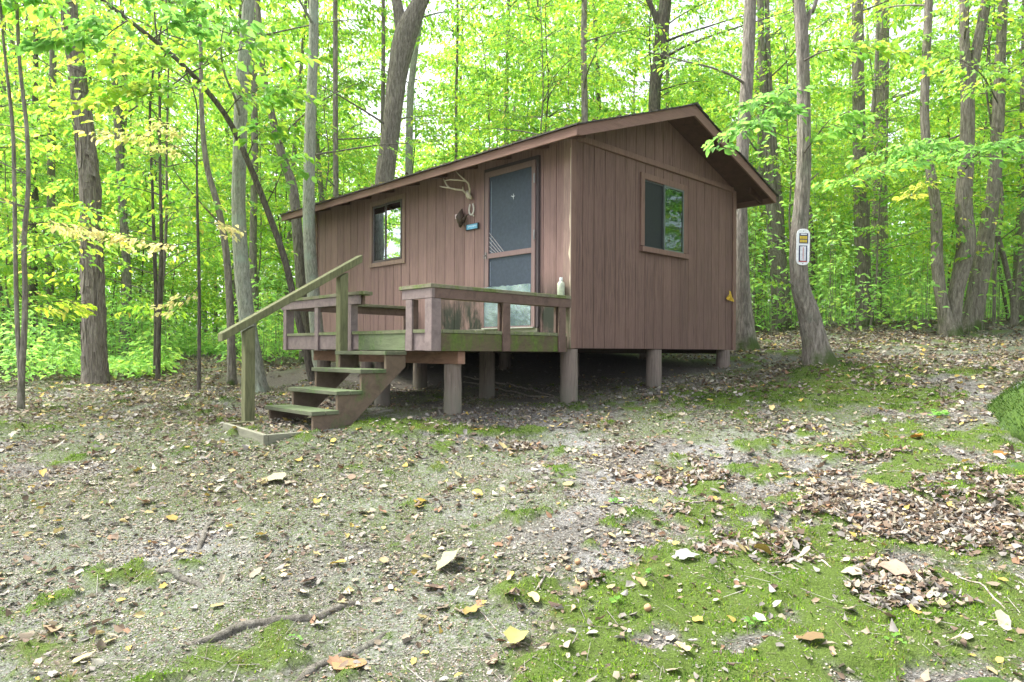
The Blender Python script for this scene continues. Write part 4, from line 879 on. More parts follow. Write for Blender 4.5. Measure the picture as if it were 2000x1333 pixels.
for pts, n_, key in [([(386, 330, 8.5), (350, 290, 8.5), (300, 270, 8.4), (230, 262, 8.3)], 13, 'thin1'), ([(388, 470, 8.5), (340, 480, 8.4), (280, 470, 8.3), (215, 450, 8.2)], 12, 'thin1'),
                     ([(389, 430, 8.5), (420, 440, 8.3), (440, 460, 8.2)], 5, 'thin1'), ([(388, 560, 8.5), (360, 590, 8.3), (340, 610, 8.2)], 4, 'thin1'), ([(50, 440, 7.4), (90, 435, 7.6), (140, 445, 7.8), (190, 455, 8.0)], 9, 'twin'),
                     ([(384, 300, 8.5), (345, 250, 8.4), (320, 240, 8.3)], 6, 'thin1')]:
    LB(key, pts, .006, n_, .42, 12, .075, (.1, .9), LEAFY, droop=.35)
LB('twin', [(30, 560, 7.4), (60, 600, 7.5), (100, 590, 7.7), (150, 590, 7.8)], .006, 8, .5, 14, .08, (.5, .9), LEAF)

# ------------------------------------------------------------------ understory saplings (five shapes, copied)
def sapling_proto(seed, h=7.5, lean=.4):
    r = random.Random(seed); nr = np.random.default_rng(seed)
    pts = [(0, 0, -.15)]; x = y = 0
    for i in range(1, 7): x += r.uniform(-.16, .16)+lean*.12; y += r.uniform(-.16, .16); pts.append((x, y, h*i/6))
    rad = np.linspace(.030, .007, 7); q = np.column_stack([np.array(pts), rad]); path = cr_path(q, .3); acc = Acc()
    V_, F_ = tube_geo(path[:, :3], path[:, 3], 7, .06, .3, seed); acc.add(V_, F_); C, A, Ls = [], [], []
    for j in range(36):
        zz = h*(.14+.86*(j+r.random())/36); idx = int(np.argmin(np.abs(path[:, 2]-zz))); az = r.uniform(0, 6.28); ln = r.uniform(.7, 1.9)*(1.15-.5*zz/h)
        lp = limb_pts(path[idx, :3], az, ln, r.uniform(.05, .5), r); pr = cr_path(lp, .35); V_, F_ = tube_geo(pr, np.linspace(.011, .003, len(pr)), 4, 0, 0, j); acc.add(V_, F_)
        for t in (.4, .6, .8, 1.0): C.append(pr[int((len(pr)-1)*t)]); A.append(az+r.uniform(-1, 1)*(1.1 if t < 1 else .2)); Ls.append(r.uniform(.5, 1.15))
    P_, D_, U_, S_ = sprays(np.array(C), np.array(A), np.array(Ls), 29, .10, .3, r=nr)
    tn = np.clip(nr.normal(.42, .24, len(P_))+.2*(fbm(P_[:, 0], P_[:, 2], .8, 2, seed)-.5), 0, 1)
    tr_ = acc.mesh('sapling_trunk', BK_BROWN if seed % 2 else BK_DARK); V_, F_ = leaf_geo(P_, D_, U_, S_, nr.uniform(.45, .65, len(P_)))
    return tr_, mesh_from('sapling_crown', V_, F_, LEAF, dict(tint=np.repeat(tn, 6)))
protos = [sapling_proto(100+i, h) for i, h in enumerate((6.5, 7.5, 8.5, 7.0, 9.5))]
def lane(x, y):     # footpath leading off to the left back
    px = 1000+x/y*F; return (px > 335) & (px < 455) & (y > 9) & (y < 19)
spots = []
def try_spot(X, Y, dmin):
    px, _ = project(np.array([[X, Y, 1.5]])); px = px[0]
    if lane(X, Y): return False
    a, b = loc_ab(X, Y)
    if a > -1.6 and a < 5.2 and b > -1.5 and b < 7.4: return False
    edge = 10.3 if px < 330 else (12.5 if px < 600 else (13.5 if px < 1450 else 12.9))
    if Y < edge: return False
    for (x2, y2) in spots:
        if math.hypot(X-x2, Y-y2) < dmin: return False
    spots.append((X, Y)); return True
tries = 0
while len(spots) < 120 and tries < 9000:
    tries += 1; Y = 10.2+19*rnd.random()**.85; X = rnd.uniform(-.86, .86)*Y; try_spot(X, Y, 1.0)
for X, Y in [(-13, 12), (-17, 10.5), (-15, 7.5), (-20, 13), (12, 10), (15, 12), (17, 10)]: spots.append((X, Y))
for i, (X, Y) in enumerate(spots):
    tr_, cm_ = protos[i % 5]; z = float(ground(X, Y)); e = empty('sapling', (X, Y, z), rnd.uniform(0, 6.28), 'slender understory sapling with layered bright green leaves in the woods behind the clearing', 'sapling', 'understory saplings'); s_ = rnd.uniform(.75, 1.15); e.scale = (s_*rnd.uniform(.9, 1.1), s_*rnd.uniform(.9, 1.1), s_)
    put('trunk', tr_, e); put('crown', cm_, e)
# background trunks
gtr = 'bare trunks deep in the woods'
bt = []
for i in range(4):
    r_ = random.Random(400+i); q = [(0, 0, -.2, .15)]; x = y = 0
    for k in range(1, 8): x += r_.uniform(-.22, .22); y += r_.uniform(-.2, .2); q.append((x, y, k*2.3, .11-.011*k))
    path = cr_path(np.array(q), .5); acc = Acc(); V_, F_ = tube_geo(path[:, :3], path[:, 3], 9, .07, .3, i); acc.add(V_, F_)
    for j in range(7):
        idx = int(len(path)*r_.uniform(.35, .95)); lp = limb_pts(path[idx, :3], r_.uniform(0, 6.28), r_.uniform(1, 3), r_.uniform(.4, 1), r_); V_, F_ = tube_geo(lp, np.linspace(.03, .006, len(lp)), 5, 0, 0, j); acc.add(V_, F_)
    C = path[(np.linspace(.5, .99, 60)*(len(path)-1)).astype(int), :3]+rng.normal(0, 1.5, (60, 3))*[1, 1, .5]
    P_, D_, U_, S_ = sprays(C, rng.uniform(0, 6.28, 60), rng.uniform(1.0, 2.0, 60), 60, .15, .3); V2, F2 = leaf_geo(P_, D_, U_, S_, rng.uniform(.45, .65, len(P_)))
    bt.append((acc.mesh('background_trunk', [BK_GREY, BK_DARK, BK_BROWN, BK_GREY][i]), mesh_from('background_crown', V2, F2, LEAF, dict(tint=np.repeat(np.clip(rng.normal(.4, .22, len(P_)), 0, 1), 6)))))
cnt = 0; tr_i = 0
while cnt < 60 and tr_i < 4000:
    tr_i += 1; Y = 15+19*rnd.random(); u_ = rnd.random(); X = (rnd.uniform(-.82, -.25) if u_ < .6 else rnd.uniform(-.25, .82))*Y
    if lane(X, Y) or any(math.hypot(X-q[0], Y-q[1]) < .8 for q in spots): continue
    a, b = loc_ab(X, Y)
    if a < 5.5 and a > -2 and b < 7.5 and b > -2: continue
    spots.append((X, Y)); m1, m2 = bt[cnt % 4]; e = empty('background_tree', (X, Y, float(ground(X, Y))), rnd.uniform(0, 6.28), 'distant thin forest tree among many alike deep in the woods', 'tree', gtr); s_ = rnd.uniform(.45, 1.0); e.scale = (s_, s_, rnd.uniform(.85, 1.15))
    put('trunk', m1, e); put('crown', m2, e); cnt += 1

# ------------------------------------------------------------------ far wood, undergrowth
def farwood():
    r = np.random.default_rng(31); n_ = 190000; Y = 33+24*r.random(n_)**1.3; X = r.uniform(-.98, .98, n_)*Y
    el = r.random(n_)**.95*.66; g = terr(X, Y); Z = g+el*Y
    dens = fbm(X/Y*14, Z/Y*14, 1.0, 4, 21); thin = .22+.45*sstep(.18, .45, el); kk = (dens > thin+r.normal(0, .05, n_)) | (el < .10)
    X, Y, Z = X[kk], Y[kk], Z[kk]; n_ = len(X); az = r.uniform(0, 6.28, n_); pt = -r.uniform(0, 1.1, n_)
    D = np.stack([np.cos(az)*np.cos(pt), np.sin(az)*np.cos(pt), np.sin(pt)], -1); U = np.stack([r.normal(0, .5, n_), r.normal(0, .5, n_), np.ones(n_)], -1)
    V_, F_ = leaf_geo(np.stack([X, Y, Z], -1), D, U, r.uniform(.22, .42, n_), r.uniform(.45, .7, n_))
    tn = np.clip(r.normal(.35, .2, n_)+.5*(fbm(X, Z, .35, 3, 5)-.5), 0, 1)
    tag(put('far_wood', mesh_from('far_wood', V_, F_, LEAF, dict(tint=np.repeat(tn, 6)))), kind='stuff')
farwood()
def undergrowth():
    r = np.random.default_rng(41); n_ = 6800; Y = 9.2+22*r.random(n_)**1.4; X = r.uniform(-.88, .88, n_)*Y; px = 1000+X/Y*F
    edge = np.where(px < 330, 9.35+1.1*sstep(0, 180, px), np.where(px < 600, 11.6, np.where(px < 1440, 13.2, 12.6)))+(fbm(X, Y, .9, 3, 8)-.5)*1.2
    a, b = loc_ab(X, Y); out_ = (a > -1.2) & (a < 4.6) & (b > -1.2) & (b < 6.8)
    kk = (Y > edge+r.exponential(.25, n_)-.3) & (fbm(X, Y, 1.3, 3, 71) > .36) & ~lane(X, Y) & ~out_; X, Y = X[kk], Y[kk]; n_ = len(X); g = ground(X, Y)
    h = (.18+1.5*sstep(.3, .75, fbm(X, Y, .55, 3, 17))*r.uniform(.4, 1.3, n_))*np.where(px[kk] > 1400, 2.3, 1.0); m_ = 19
    t = r.random((n_, m_))**.7; an = r.uniform(0, 6.28, (n_, m_)); R = r.uniform(.03, .30, (n_, m_))
    P_ = np.stack([X[:, None]+np.cos(an)*R, Y[:, None]+np.sin(an)*R, g[:, None]+.05+t*h[:, None]], -1).reshape(-1, 3)
    pt = -r.uniform(-.1, .7, n_*m_); aa = an.ravel()+r.normal(0, .5, n_*m_)
    D = np.stack([np.cos(aa)*np.cos(pt), np.sin(aa)*np.cos(pt), np.sin(pt)], -1); U = np.stack([r.normal(0, .3, n_*m_), r.normal(0, .3, n_*m_), np.ones(n_*m_)], -1)
    s_ = r.uniform(.07, .13, n_*m_)*(1+.03*(P_[:, 1]-10)); V_, F_ = leaf_geo(P_, D, U, s_, r.uniform(.4, .6, n_*m_)); tn = np.clip(r.normal(.4, .25, n_*m_)+.5*(np.repeat(fbm(X, Y, .5, 2, 3), m_)-.5), 0, 1)
    acc = Acc()
    tri = np.array([0, 2*np.pi/3, 4*np.pi/3]); b0 = np.stack([X, Y, g], -1); b1 = b0+np.stack([r.normal(0, .06, n_), r.normal(0, .06, n_), h], -1)
    ring = np.stack([np.cos(tri), np.sin(tri), tri*0], -1)*.004
    SV = np.concatenate([b0[:, None]+ring, b1[:, None]+ring*.5], 1).reshape(-1, 3); o_ = np.arange(n_)[:, None]*6
    SF = np.concatenate([o_+np.array([[i, (i+1) % 3, 3+(i+1) % 3, 3+i]]) for i in range(3)], 0)
    Vt = np.concatenate([V_, SV]); Ft = np.concatenate([F_, SF+len(V_)]); mi = np.concatenate([np.zeros(len(F_)), np.ones(len(SF))])
    tag(put('undergrowth', mesh_from('undergrowth', Vt, Ft, [UNDER, BK_GREY], dict(tint=np.concatenate([np.repeat(tn, 6), np.zeros(len(SV))])), mi=mi)), kind='stuff')
undergrowth()

# ------------------------------------------------------------------ ground litter
PAL = np.array([(.30, .245, .18), (.38, .335, .25), (.44, .415, .335), (.21, .155, .11), (.14, .10, .075), (.25, .23, .21), (.47, .35, .09), (.48, .40, .19), (.28, .165, .10), (.30, .285, .26)])
def wedge(n_, y0, y1, k=.80, pw=1.0):
    Y = np.sqrt(y0*y0+(y1*y1-y0*y0)*rng.random(n_)**pw); return rng.uniform(-k, k, n_)*Y, Y
def clearm(X, Y):
    a, b = loc_ab(X, Y); return ~((np.abs(a+2.9) < .45) & (b > .3) & (b < 1.25) & (rng.random(len(X)) < .3)) & ~((a > -2.8) & (a < -1.6) & (b > .3) & (b < 1.3))
def flat_dirs(n_, tilt=.35):
    az = rng.uniform(0, 6.28, n_); pt = rng.normal(0, tilt*.6, n_)
    D = np.stack([np.cos(az)*np.cos(pt), np.sin(az)*np.cos(pt), np.sin(pt)], -1)
    U = np.stack([rng.normal(0, tilt, n_), rng.normal(0, tilt, n_), np.ones(n_)], -1); return D, U
def scatter(name, X, Y, ln, wr, cols, lift=.004, tilt=.35, fold=.6, curl=.25, mat=None):
    n_ = len(X); D, U = flat_dirs(n_, tilt); P_ = np.stack([X, Y, ground(X, Y)+lift+np.abs(rng.normal(0, .3, n_))*ln*.22], -1)
    P_ = P_-unit(D)*ln[:, None]*.5*[1, 1, .6]
    V_, F_ = leaf_geo(P_, D, U, ln, wr, fold, 0); 
    k = (rng.normal(0, curl, n_)*ln)[:, None]; V6 = V_.reshape(n_, 6, 3); V6[:, 3, 2] += np.abs(k[:, 0])*.8; V6[:, 0, 2] += np.abs(k[:, 0])*.3; V6 += rng.normal(0, .06, V6.shape)*ln[:, None, None]
    o = put(name, mesh_from(name, V6.reshape(-1, 3), F_, mat or LITTER, dict(col=np.repeat(cols, 6, axis=0)))); tag(o, kind='stuff'); return o
def pick(n_, wts): 
    w_ = np.array(wts, float); c = PAL[rng.choice(len(PAL), n_, p=w_/w_.sum())]; return np.clip(c*rng.uniform(.55, 1.1, (n_, 1)), 0, .85)
# crumbs of bark and leaf
X1, Y1 = wedge(230000, 2.1, 9.5, pw=.95); k = (rng.random(len(X1)) < (1-.80*mossm(X1, Y1))*(1-.5*olivem(X1, Y1))*(.10+.75*sstep(.38, .62, fbm(X1, Y1, 2.2, 4, 30)))) & clearm(X1, Y1); X1, Y1 = X1[k], Y1[k]
scatter('leaf_crumbs', X1, Y1, (.007+.026*rng.random(len(X1))**2.2)*(1+.06*(Y1-2)), rng.uniform(.3, .8, len(X1)), pick(len(X1), (3, 2.5, 2, 2.5, 2.5, 4, .3, .6, .6, 4)), lift=.001, tilt=.45)
Xf, Yf = wedge(260000, 2.1, 5.4); k = (rng.random(len(Xf)) < (1-.85*mossm(Xf, Yf))*(.35+.65*sstep(.35, .6, fbm(Xf, Yf, 4, 3, 37))))
Xf, Yf = Xf[k], Yf[k]; scatter('soil_crumbs', Xf, Yf, rng.uniform(.004, .012, len(Xf)), rng.uniform(.4, 1.0, len(Xf)), pick(len(Xf), (1, 1.5, 2, 2, 1.5, 7, .1, .1, .3, 8))*1.1, lift=.0, tilt=.35)
# medium leaf litter
X2, Y2 = wedge(75000, 2.1, 17.0, pw=.95); dn = .06+.32*sstep(.42, .66, fbm(X2, Y2, 1.1, 4, 33))+.5*sstep(.52, .62, fbm(X2, Y2, 3.0, 3, 35))*(mossm(X2, Y2) < .75)*(Y2 < 6)+.18*sstep(7, 10, Y2)+.9*pilem(X2, Y2)-.10*mossm(X2, Y2); dn = np.where(underm(X2, Y2) > .5, .03, dn)
k = (rng.random(len(X2)) < dn) & clearm(X2, Y2); X2, Y2 = X2[k], Y2[k]
scatter('leaf_litter', X2, Y2, rng.uniform(.020, .056, len(X2))*(1+.05*(Y2-3)), rng.uniform(.4, .75, len(X2)), pick(len(X2), (3, 2, 1.5, 3, 3, 3, .6, 1, 1, 2.5)), lift=.004, tilt=.5, fold=.7, curl=.35)
Xp, Yp = wedge(90000, 3.0, 6.2); k = (rng.random(len(Xp)) < .85*pilem(Xp, Yp)) & (Xp > 0); Xp, Yp = Xp[k], Yp[k]
scatter('leaf_pile', Xp, Yp, rng.uniform(.014, .055, len(Xp)), rng.uniform(.4, .75, len(Xp)), pick(len(Xp), (3, 2, 1.5, 3, 3, 4, .2, .4, 1, 3)), lift=.006, tilt=.6, fold=.8, curl=.4)
# larger pale and yellow leaves, lobed outline
def lobed(name, X, Y, R, cols, kind='stuff', lift=.008, tilt=.22):
    n_ = len(X); m_ = 12; an = np.linspace(0, 2*np.pi, m_, endpoint=False)[None, :]+rng.normal(0, .06, (n_, m_))
    lob = np.array([1.12, .80, .92, .70, .85, .74, .50, .74, .85, .70, .92, .80])[None, :]**rng.uniform(.2, 1.3, (n_, 1))*rng.uniform(.86, 1.12, (n_, m_)); rr = lob*R[:, None]*.62
    az = rng.uniform(0, 6.28, n_)[:, None]; x = np.cos(an)*rr; y = np.sin(an)*rr*rng.uniform(.55, .9, (n_, 1))
    cup = rng.normal(0, .32, (n_, 1)); cup2 = rng.normal(0, .38, (n_, 1)); z = (np.abs(y)*np.abs(cup)+x*cup2*.5+np.abs(x)*.2*cup2)+rng.normal(0, .05, x.shape)*R[:, None]
    xx = x*np.cos(az)-y*np.sin(az); yy = x*np.sin(az)+y*np.cos(az); tx, ty = rng.normal(0, tilt, (n_, 1)), rng.normal(0, tilt, (n_, 1)); z = z+xx*tx+yy*ty
    z = z-z.min(axis=1, keepdims=True); g = ground(X, Y)+lift
    rim = np.stack([X[:, None]+xx, Y[:, None]+yy, g[:, None]+z], -1); cen = np.stack([X, Y, g+z.mean(axis=1)*.55], -1)[:, None]
    V_ = np.concatenate([cen, rim], 1).reshape(-1, 3); o_ = np.arange(n_)[:, None]*(m_+1)
    F_ = np.concatenate([o_+np.array([[0, i+1, (i+1) % m_+1]]) for i in range(m_)], 0)
    return mesh_from(name, V_, F_, LITTER, dict(col=np.repeat(cols, m_+1, axis=0)))
X3, Y3 = wedge(6500, 2.2, 13.5, pw=.9); k = (rng.random(len(X3)) < .62*(1-.3*pilem(X3, Y3))) & clearm(X3, Y3) & (underm(X3, Y3) < .5); X3, Y3 = X3[k], Y3[k]
tag(put('scattered_leaves', lobed('scattered_leaves', X3, Y3, (.026+.05*rng.random(len(X3))**2.2), pick(len(X3), (1.5, 3, 2.5, .8, .5, .5, 3.0, 3.2, .8, .6)))), kind='stuff')
# single large leaves one can pick out
BL = [((877, 1103), .135, (.66, .66, .44), 'largest pale leaf lying flat in the middle foreground'), ((843, 1152), .085, (.66, .50, .38), 'curled pinkish leaf just below the largest pale leaf'), ((1008, 1265), .085, (.70, .66, .28), 'cupped lemon-yellow leaf near the bottom centre'),
      ((1742, 1128), .115, (.72, .55, .44), 'large pointed pinkish leaf on the moss at the right'), ((1762, 1168), .085, (.62, .68, .62), 'whitish leaf just below the large pinkish leaf on the moss'), ((1580, 1270), .10, (.46, .34, .20), 'curled ribbed brown leaf on the moss near the bottom edge'),
      ((918, 1210), .075, (.62, .48, .20), 'folded ochre leaf left of the middle bottom'), ((683, 1300), .12, (.68, .46, .26), 'orange-tan leaf at the bottom left of centre'), ((1563, 927), .10, (.74, .76, .72), 'white leaf on the green moss in the right middle ground'), ((541, 938), .12, (.72, .70, .48), 'long pale yellow leaf below the timber edging'),
      ((1790, 866), .095, (.62, .36, .08), 'bright orange leaf right of the mossy patch'), ((1955, 885), .09, (.60, .34, .10), 'orange leaf in front of the mossy boulder'), ((823, 984), .08, (.62, .50, .10), 'small bright yellow leaf in the middle of the clearing'), ((1338, 1108), .10, (.70, .72, .68), 'ragged white leaf on the edge of the big moss patch'),
      ((932, 842), .085, (.66, .50, .08), 'yellow leaf on the moss strip below the deck post'), ((1668, 1140), .08, (.72, .68, .52), 'small cream leaf left of the large pinkish leaf'), ((105, 1232), .08, (.66, .52, .36), 'tan leaf near the lower left corner'), ((1960, 1240), .075, (.68, .66, .52), 'pale folded leaf at the lower right edge')]
for (p, R, c, lb) in BL:
    x, y = gp(*p); me = lobed('leaf_blade', np.array([x]), np.array([y]), np.array([R*1.12]), np.array([c])**1.25*.46); zc = float(ground(x, y)); e = put('fallen_leaf', me)
    arr = np.empty(len(me.vertices)*3, dtype=np.float32); me.vertices.foreach_get('co', arr); arr = arr.reshape(-1, 3)-np.array([x, y, zc], dtype=np.float32); me.vertices.foreach_set('co', arr.ravel()); e.location = (x, y, zc); tag(e, lb, 'leaf')
# moss blades, thin grass
def blades(name, X, Y, h, wd, cols, lean=.5):
    n_ = len(X); az = rng.uniform(0, 6.28, n_); g = ground(X, Y)-.002; S_ = np.stack([np.cos(az), np.sin(az), az*0], -1)*wd[:, None]
    b = np.stack([X, Y, g], -1); tip = b+np.stack([rng.normal(0, lean, n_)*h, rng.normal(0, lean, n_)*h, h], -1)
    V_ = np.stack([b-S_, b+S_, tip], 1).reshape(-1, 3); F_ = np.arange(n_*3).reshape(-1, 3)
    tag(put(name, mesh_from(name, V_, F_, MOSSM, dict(col=np.repeat(cols, 3, axis=0)))), kind='stuff')
Xm, Ym = wedge(420000, 2.1, 9.5, pw=1.1); k = (rng.random(len(Xm)) < mossm(Xm, Ym)*(.08+.92*sstep(.42, .58, fbm(Xm, Ym, 7, 3, 44)))) ; Xm, Ym = Xm[k], Ym[k]
cmn = fbm(Xm, Ym, 3.5, 3, 47)+rng.normal(0, .09, len(Xm)); cm = np.array([(.06, .14, .012), (.10, .22, .014), (.17, .33, .018), (.25, .38, .03), (.22, .23, .07)])[np.clip(((cmn-.28)*11).astype(int), 0, 4)]*rng.uniform(.8, 1.2, (len(Xm), 1))*(1-.35*sstep(6.0, 7.5, Ym))[:, None]
blades('moss', Xm, Ym, rng.uniform(.006, .018, len(Xm))*(1+.05*Ym), rng.uniform(.0015, .004, len(Xm))*(1+.08*Ym), cm)
Xo, Yo = wedge(150000, 2.1, 9.5); k = rng.random(len(Xo)) < (olivem(Xo, Yo)*.55+.05*(fbm(Xo, Yo, 2.2, 3, 50) > .56)); Xo, Yo = Xo[k], Yo[k]
co_ = np.array([(.12, .19, .035), (.17, .24, .06), (.09, .15, .025), (.22, .25, .11)])[rng.choice(4, len(Xo))]*rng.uniform(.8, 1.2, (len(Xo), 1))
blades('short_grass', Xo, Yo, rng.uniform(.008, .035, len(Xo)), rng.uniform(.001, .0025, len(Xo))*(1+.08*Yo), co_, .9)
# twigs in the litter
def twigs(n_):
    X, Y = wedge(n_, 2.2, 11); k = (underm(X, Y) < .5) | (rng.random(n_) < .4); X, Y = X[k], Y[k]; n_ = len(X); az = rng.uniform(0, 6.28, n_); l_ = (.015+.14*rng.random(n_)**3); dx, dy = np.cos(az)*l_, np.sin(az)*l_
    rad = rng.uniform(.0007, .0018, n_)*(1+l_*3); P0 = np.stack([X, Y, ground(X, Y)+.006], -1); P1 = np.stack([X+dx, Y+dy, ground(X+dx, Y+dy)+.008], -1); tri = np.array([0, 2*np.pi/3, 4*np.pi/3])
    side = np.stack([-np.sin(az), np.cos(az), az*0], -1); up = np.array([0, 0, 1.]); ring = (side[:, None]*np.cos(tri)[None, :, None]+up*np.sin(tri)[None, :, None])*rad[:, None, None]
    V_ = np.concatenate([P0[:, None]+ring, P1[:, None]+ring*.6], 1).reshape(-1, 3); o_ = np.arange(n_)[:, None]*6; F_ = np.concatenate([o_+np.array([[i, (i+1) % 3, 3+(i+1) % 3, 3+i]]) for i in range(3)], 0)
    c = np.array([(.26, .24, .215), (.16, .13, .105), (.36, .34, .31)])[rng.choice(3, n_)]; tag(put('twigs', mesh_from('twigs', V_, F_, LITTER, dict(col=np.repeat(c, 6, axis=0)))), kind='stuff')
twigs(11000)
# roots, sticks, poles
def ground_tube(name, label, cat, pts, r0, r1, mat, sink=.3, ns=10, rough=.15, seed=1, wob=.02):
    P = np.array([gp(*p) for p in pts]); q = cr_path(np.column_stack([P, P[:, 0]*0]), .04)[:, :2]; n_ = len(q); rad = np.linspace(r0, r1, n_)
    q = q+np.stack([fbm(np.arange(n_)*.15, np.zeros(n_)+seed, 1, 3, 4)-.5, fbm(np.arange(n_)*.15, np.zeros(n_)+seed+9, 1, 3, 5)-.5], 1)*wob*2
    tt = np.linspace(0, 1, n_); rad = rad*(.35+.65*np.clip(np.minimum(tt, 1-tt)*7, 0, 1)); z = ground(q[:, 0], q[:, 1])+rad*(1-2*sink)-(.012 if sink > .1 else 0)*(1-np.clip(np.minimum(tt, 1-tt)*6, 0, 1)); path = np.column_stack([q, z]); b = path[0].copy(); V_, F_ = tube_geo(path-b, rad, ns, rough, 0, seed)
    o = put(name, mesh_from(name, V_, F_, mat, smooth=True), None, tuple(b)); tag(o, label, cat); return o
ROOT = bark('root_bark', (.13, .12, .10), (.24, .225, .195), (8, 8, 8), lichen=.2, bs=.9); STICK = bark('stick_bark', (.24, .21, .18), (.42, .39, .34), (12, 12, 12), bs=.3)
ground_tube('exposed_root', 'thick exposed grey root at the bottom left, the longest one', 'root', [(735, 1180), (640, 1200), (540, 1215), (470, 1235), (410, 1268), (345, 1290)], .020, .028, ROOT, .58, wob=.05)
ground_tube('exposed_root', 'second exposed root running off the bottom edge, right of the longest root', 'root', [(760, 1228), (690, 1268), (620, 1300), (560, 1340)], .016, .022, ROOT, .58, seed=3, wob=.04)
ground_tube('exposed_root', 'short bent root in the left foreground above the long roots', 'root', [(448, 1020), (410, 1035), (396, 1060), (385, 1092)], .012, .016, ROOT, .3, seed=5)
ground_tube('exposed_root', 'rough flat root nearly buried in the pale dirt at the left', 'root', [(285, 1128), (330, 1132), (370, 1148), (400, 1166)], .02, .016, ROOT, .45, seed=6)
ground_tube('fallen_stick', 'thin forked-looking stick crossing the moss towards the leaf pile', 'stick', [(1490, 1070), (1540, 1078), (1600, 1106), (1625, 1125)], .004, .006, STICK, .0, 6, seed=7)
ground_tube('fallen_stick', 'pale stick slanting down at the right of the moss', 'stick', [(1830, 1095), (1870, 1130), (1910, 1150), (1960, 1190)], .003, .005, STICK, .0, 6, seed=8)
ground_tube('fallen_stick', 'dark short stick left of the big moss patch', 'stick', [(1045, 1172), (1070, 1150), (1085, 1125)], .006, .004, STICK, 0, 6, seed=9)
ground_tube('fallen_stick', 'long fine twig in the middle of the bottom edge', 'stick', [(935, 1200), (960, 1225), (990, 1258)], .003, .002, STICK, 0, 5, seed=10)
ground_tube('fallen_stick', 'grey stick in the dirt between the moss patches', 'stick', [(1345, 1000), (1380, 992), (1405, 975)], .006, .004, STICK, 0, 6, seed=12)
ground_tube('pole', 'long pale pole lying under the cabin, the rear one', 'pole', [(905, 735), (960, 748), (1030, 765), (1092, 778)], .014, .011, STICK, 0, 8, .03, seed=13)
ground_tube('pole', 'long pale pole lying under the cabin, the front one', 'pole', [(908, 750), (970, 762), (1040, 776), (1096, 783)], .012, .010, STICK, 0, 8, .03, seed=14)
# rocks
def rockmat():
    m, n, l, out = newmat('mossy_rock'); co = objco(n); f = nz(n, l, co, 7, 8, .7)
    c = ramp(n, l, f, [(.3, (.05, .055, .058)), (.5, (.11, .12, .125)), (.75, (.26, .29, .30))])
    mc = ramp(n, l, nz(n, l, co, 40, 5), [(.3, (.02, .05, .008)), (.7, (.06, .11, .012))]); c = mix(n, l, step(n, l, nz(n, l, co, 2.6, 6, .6), .33, .43), c, mc)
    principled(n, l, out, c, .9, f, .8, .03); return m
ROCK = rockmat()
def rock(label, x, y, sx, sy, sz, seed):
    import bmesh
    bm = bmesh.new(); bmesh.ops.create_icosphere(bm, subdivisions=5, radius=1); P = np.array([v.co[:] for v in bm.verts]); d = 1+.75*(fbm(P[:, 0]*1.2+seed, P[:, 1]*1.2+P[:, 2], 1.4, 5, 7)-.5)+.2*(fbm(P[:, 0]*5+P[:, 2]*3, P[:, 1]*5, 1, 3, 8)-.5)
    for v, k in zip(bm.verts, d): v.co = Vector((v.co.x*sx*k, v.co.y*sy*k, v.co.z*sz*k))
    me = bpy.data.meshes.new('rock'); bm.to_mesh(me); bm.free(); me.materials.append(ROCK); me.polygons.foreach_set('use_smooth', np.ones(len(me.polygons), dtype=bool))
    o = put('rock', me, None, (x, y, float(ground(x, y))-sz*.25)); o.rotation_euler = (0, 0, seed); tag(o, label, 'rock')
rock('moss-covered boulder half in the picture at the right edge', 4.72, 5.8, 1.1, .5, .42, 1.2); x, y = gp(1985, 915); rock('grey stone in front of the boulder at the right edge', x+.06, y, .14, .10, .07, 2.3)
x, y = gp(1930, 1330); rock('flat grey stone at the bottom right corner', x-.02, y-.05, .13, .07, .03, 3.1)
# thermometer on the crooked tree
tp_ = at(1560, 486, 8.6); te = empty('thermometer', (tp_[0], 8.6-.125, tp_[2]), 0, 'white enamel advertising thermometer nailed to the crooked tree', 'thermometer'); te.rotation_euler = (0, math.radians(1.2), 0)
def rrect(w_, h_, r_, n_=8):
    o_ = []
    for cx, cz, a0 in ((w_-r_, h_-r_, 0), (-w_+r_, h_-r_, 90), (-w_+r_, -h_+r_, 180), (w_-r_, -h_+r_, 270)):
        for i in range(n_+1): a = math.radians(a0+90*i/n_); o_.append((cx+r_*math.cos(a), cz+r_*math.sin(a)))
    return o_
MB().prism(rrect(.082, .224, .066), 'b', -.006, .004).build('plate', WHITEP, te, .002)
mb = MB().box(-.052, .058, -.0085, -.0065, .044, .170); mb.build('upper_panel', NAVY, te)
MB().box(-.036, .042, -.0105, -.009, .150, .163).build('header_print', WHITEP, te)
mb = MB()
for z0, z1 in ((.100, .136), (.056, .090)):
    xs = -.044
    while xs < .045: wq = rnd.uniform(.012, .018); mb.box(xs, min(xs+wq, .052), -.0105, -.009, z0, z1); xs += wq+.003
mb.build('yellow_print', YELP, te)
MB().box(-.052, .050, -.0085, -.0065, -.185, .018).build('lower_panel', NAVY, te); MB().box(-.036, .034, -.0105, -.009, -.168, .008).build('scale', WHITEP, te)
MB().box(-.050, .048, -.0105, -.009, -.184, -.173).build('red_print', REDP, te)
mb = MB().tube([(0, -.013, -.160), (0, -.013, .0)], [.003, .003], 8); mb.build('glass_tube', REDP, te)
mb = MB()
for k in range(15): mb.box(-.026, -.008, -.0118, -.0107, -.155+k*.011, -.1515+k*.011); mb.box(.010, .026, -.0118, -.0107, -.155+k*.011, -.1515+k*.011)
mb.build('scale_marks', plain('grey_print', (.35, .38, .5), .5), te)
for z in (.196, -.205): MB().tube([(0, -.0065, z), (0, -.010, z)], [.005, .004], 8).build('screw', BLACK, te)
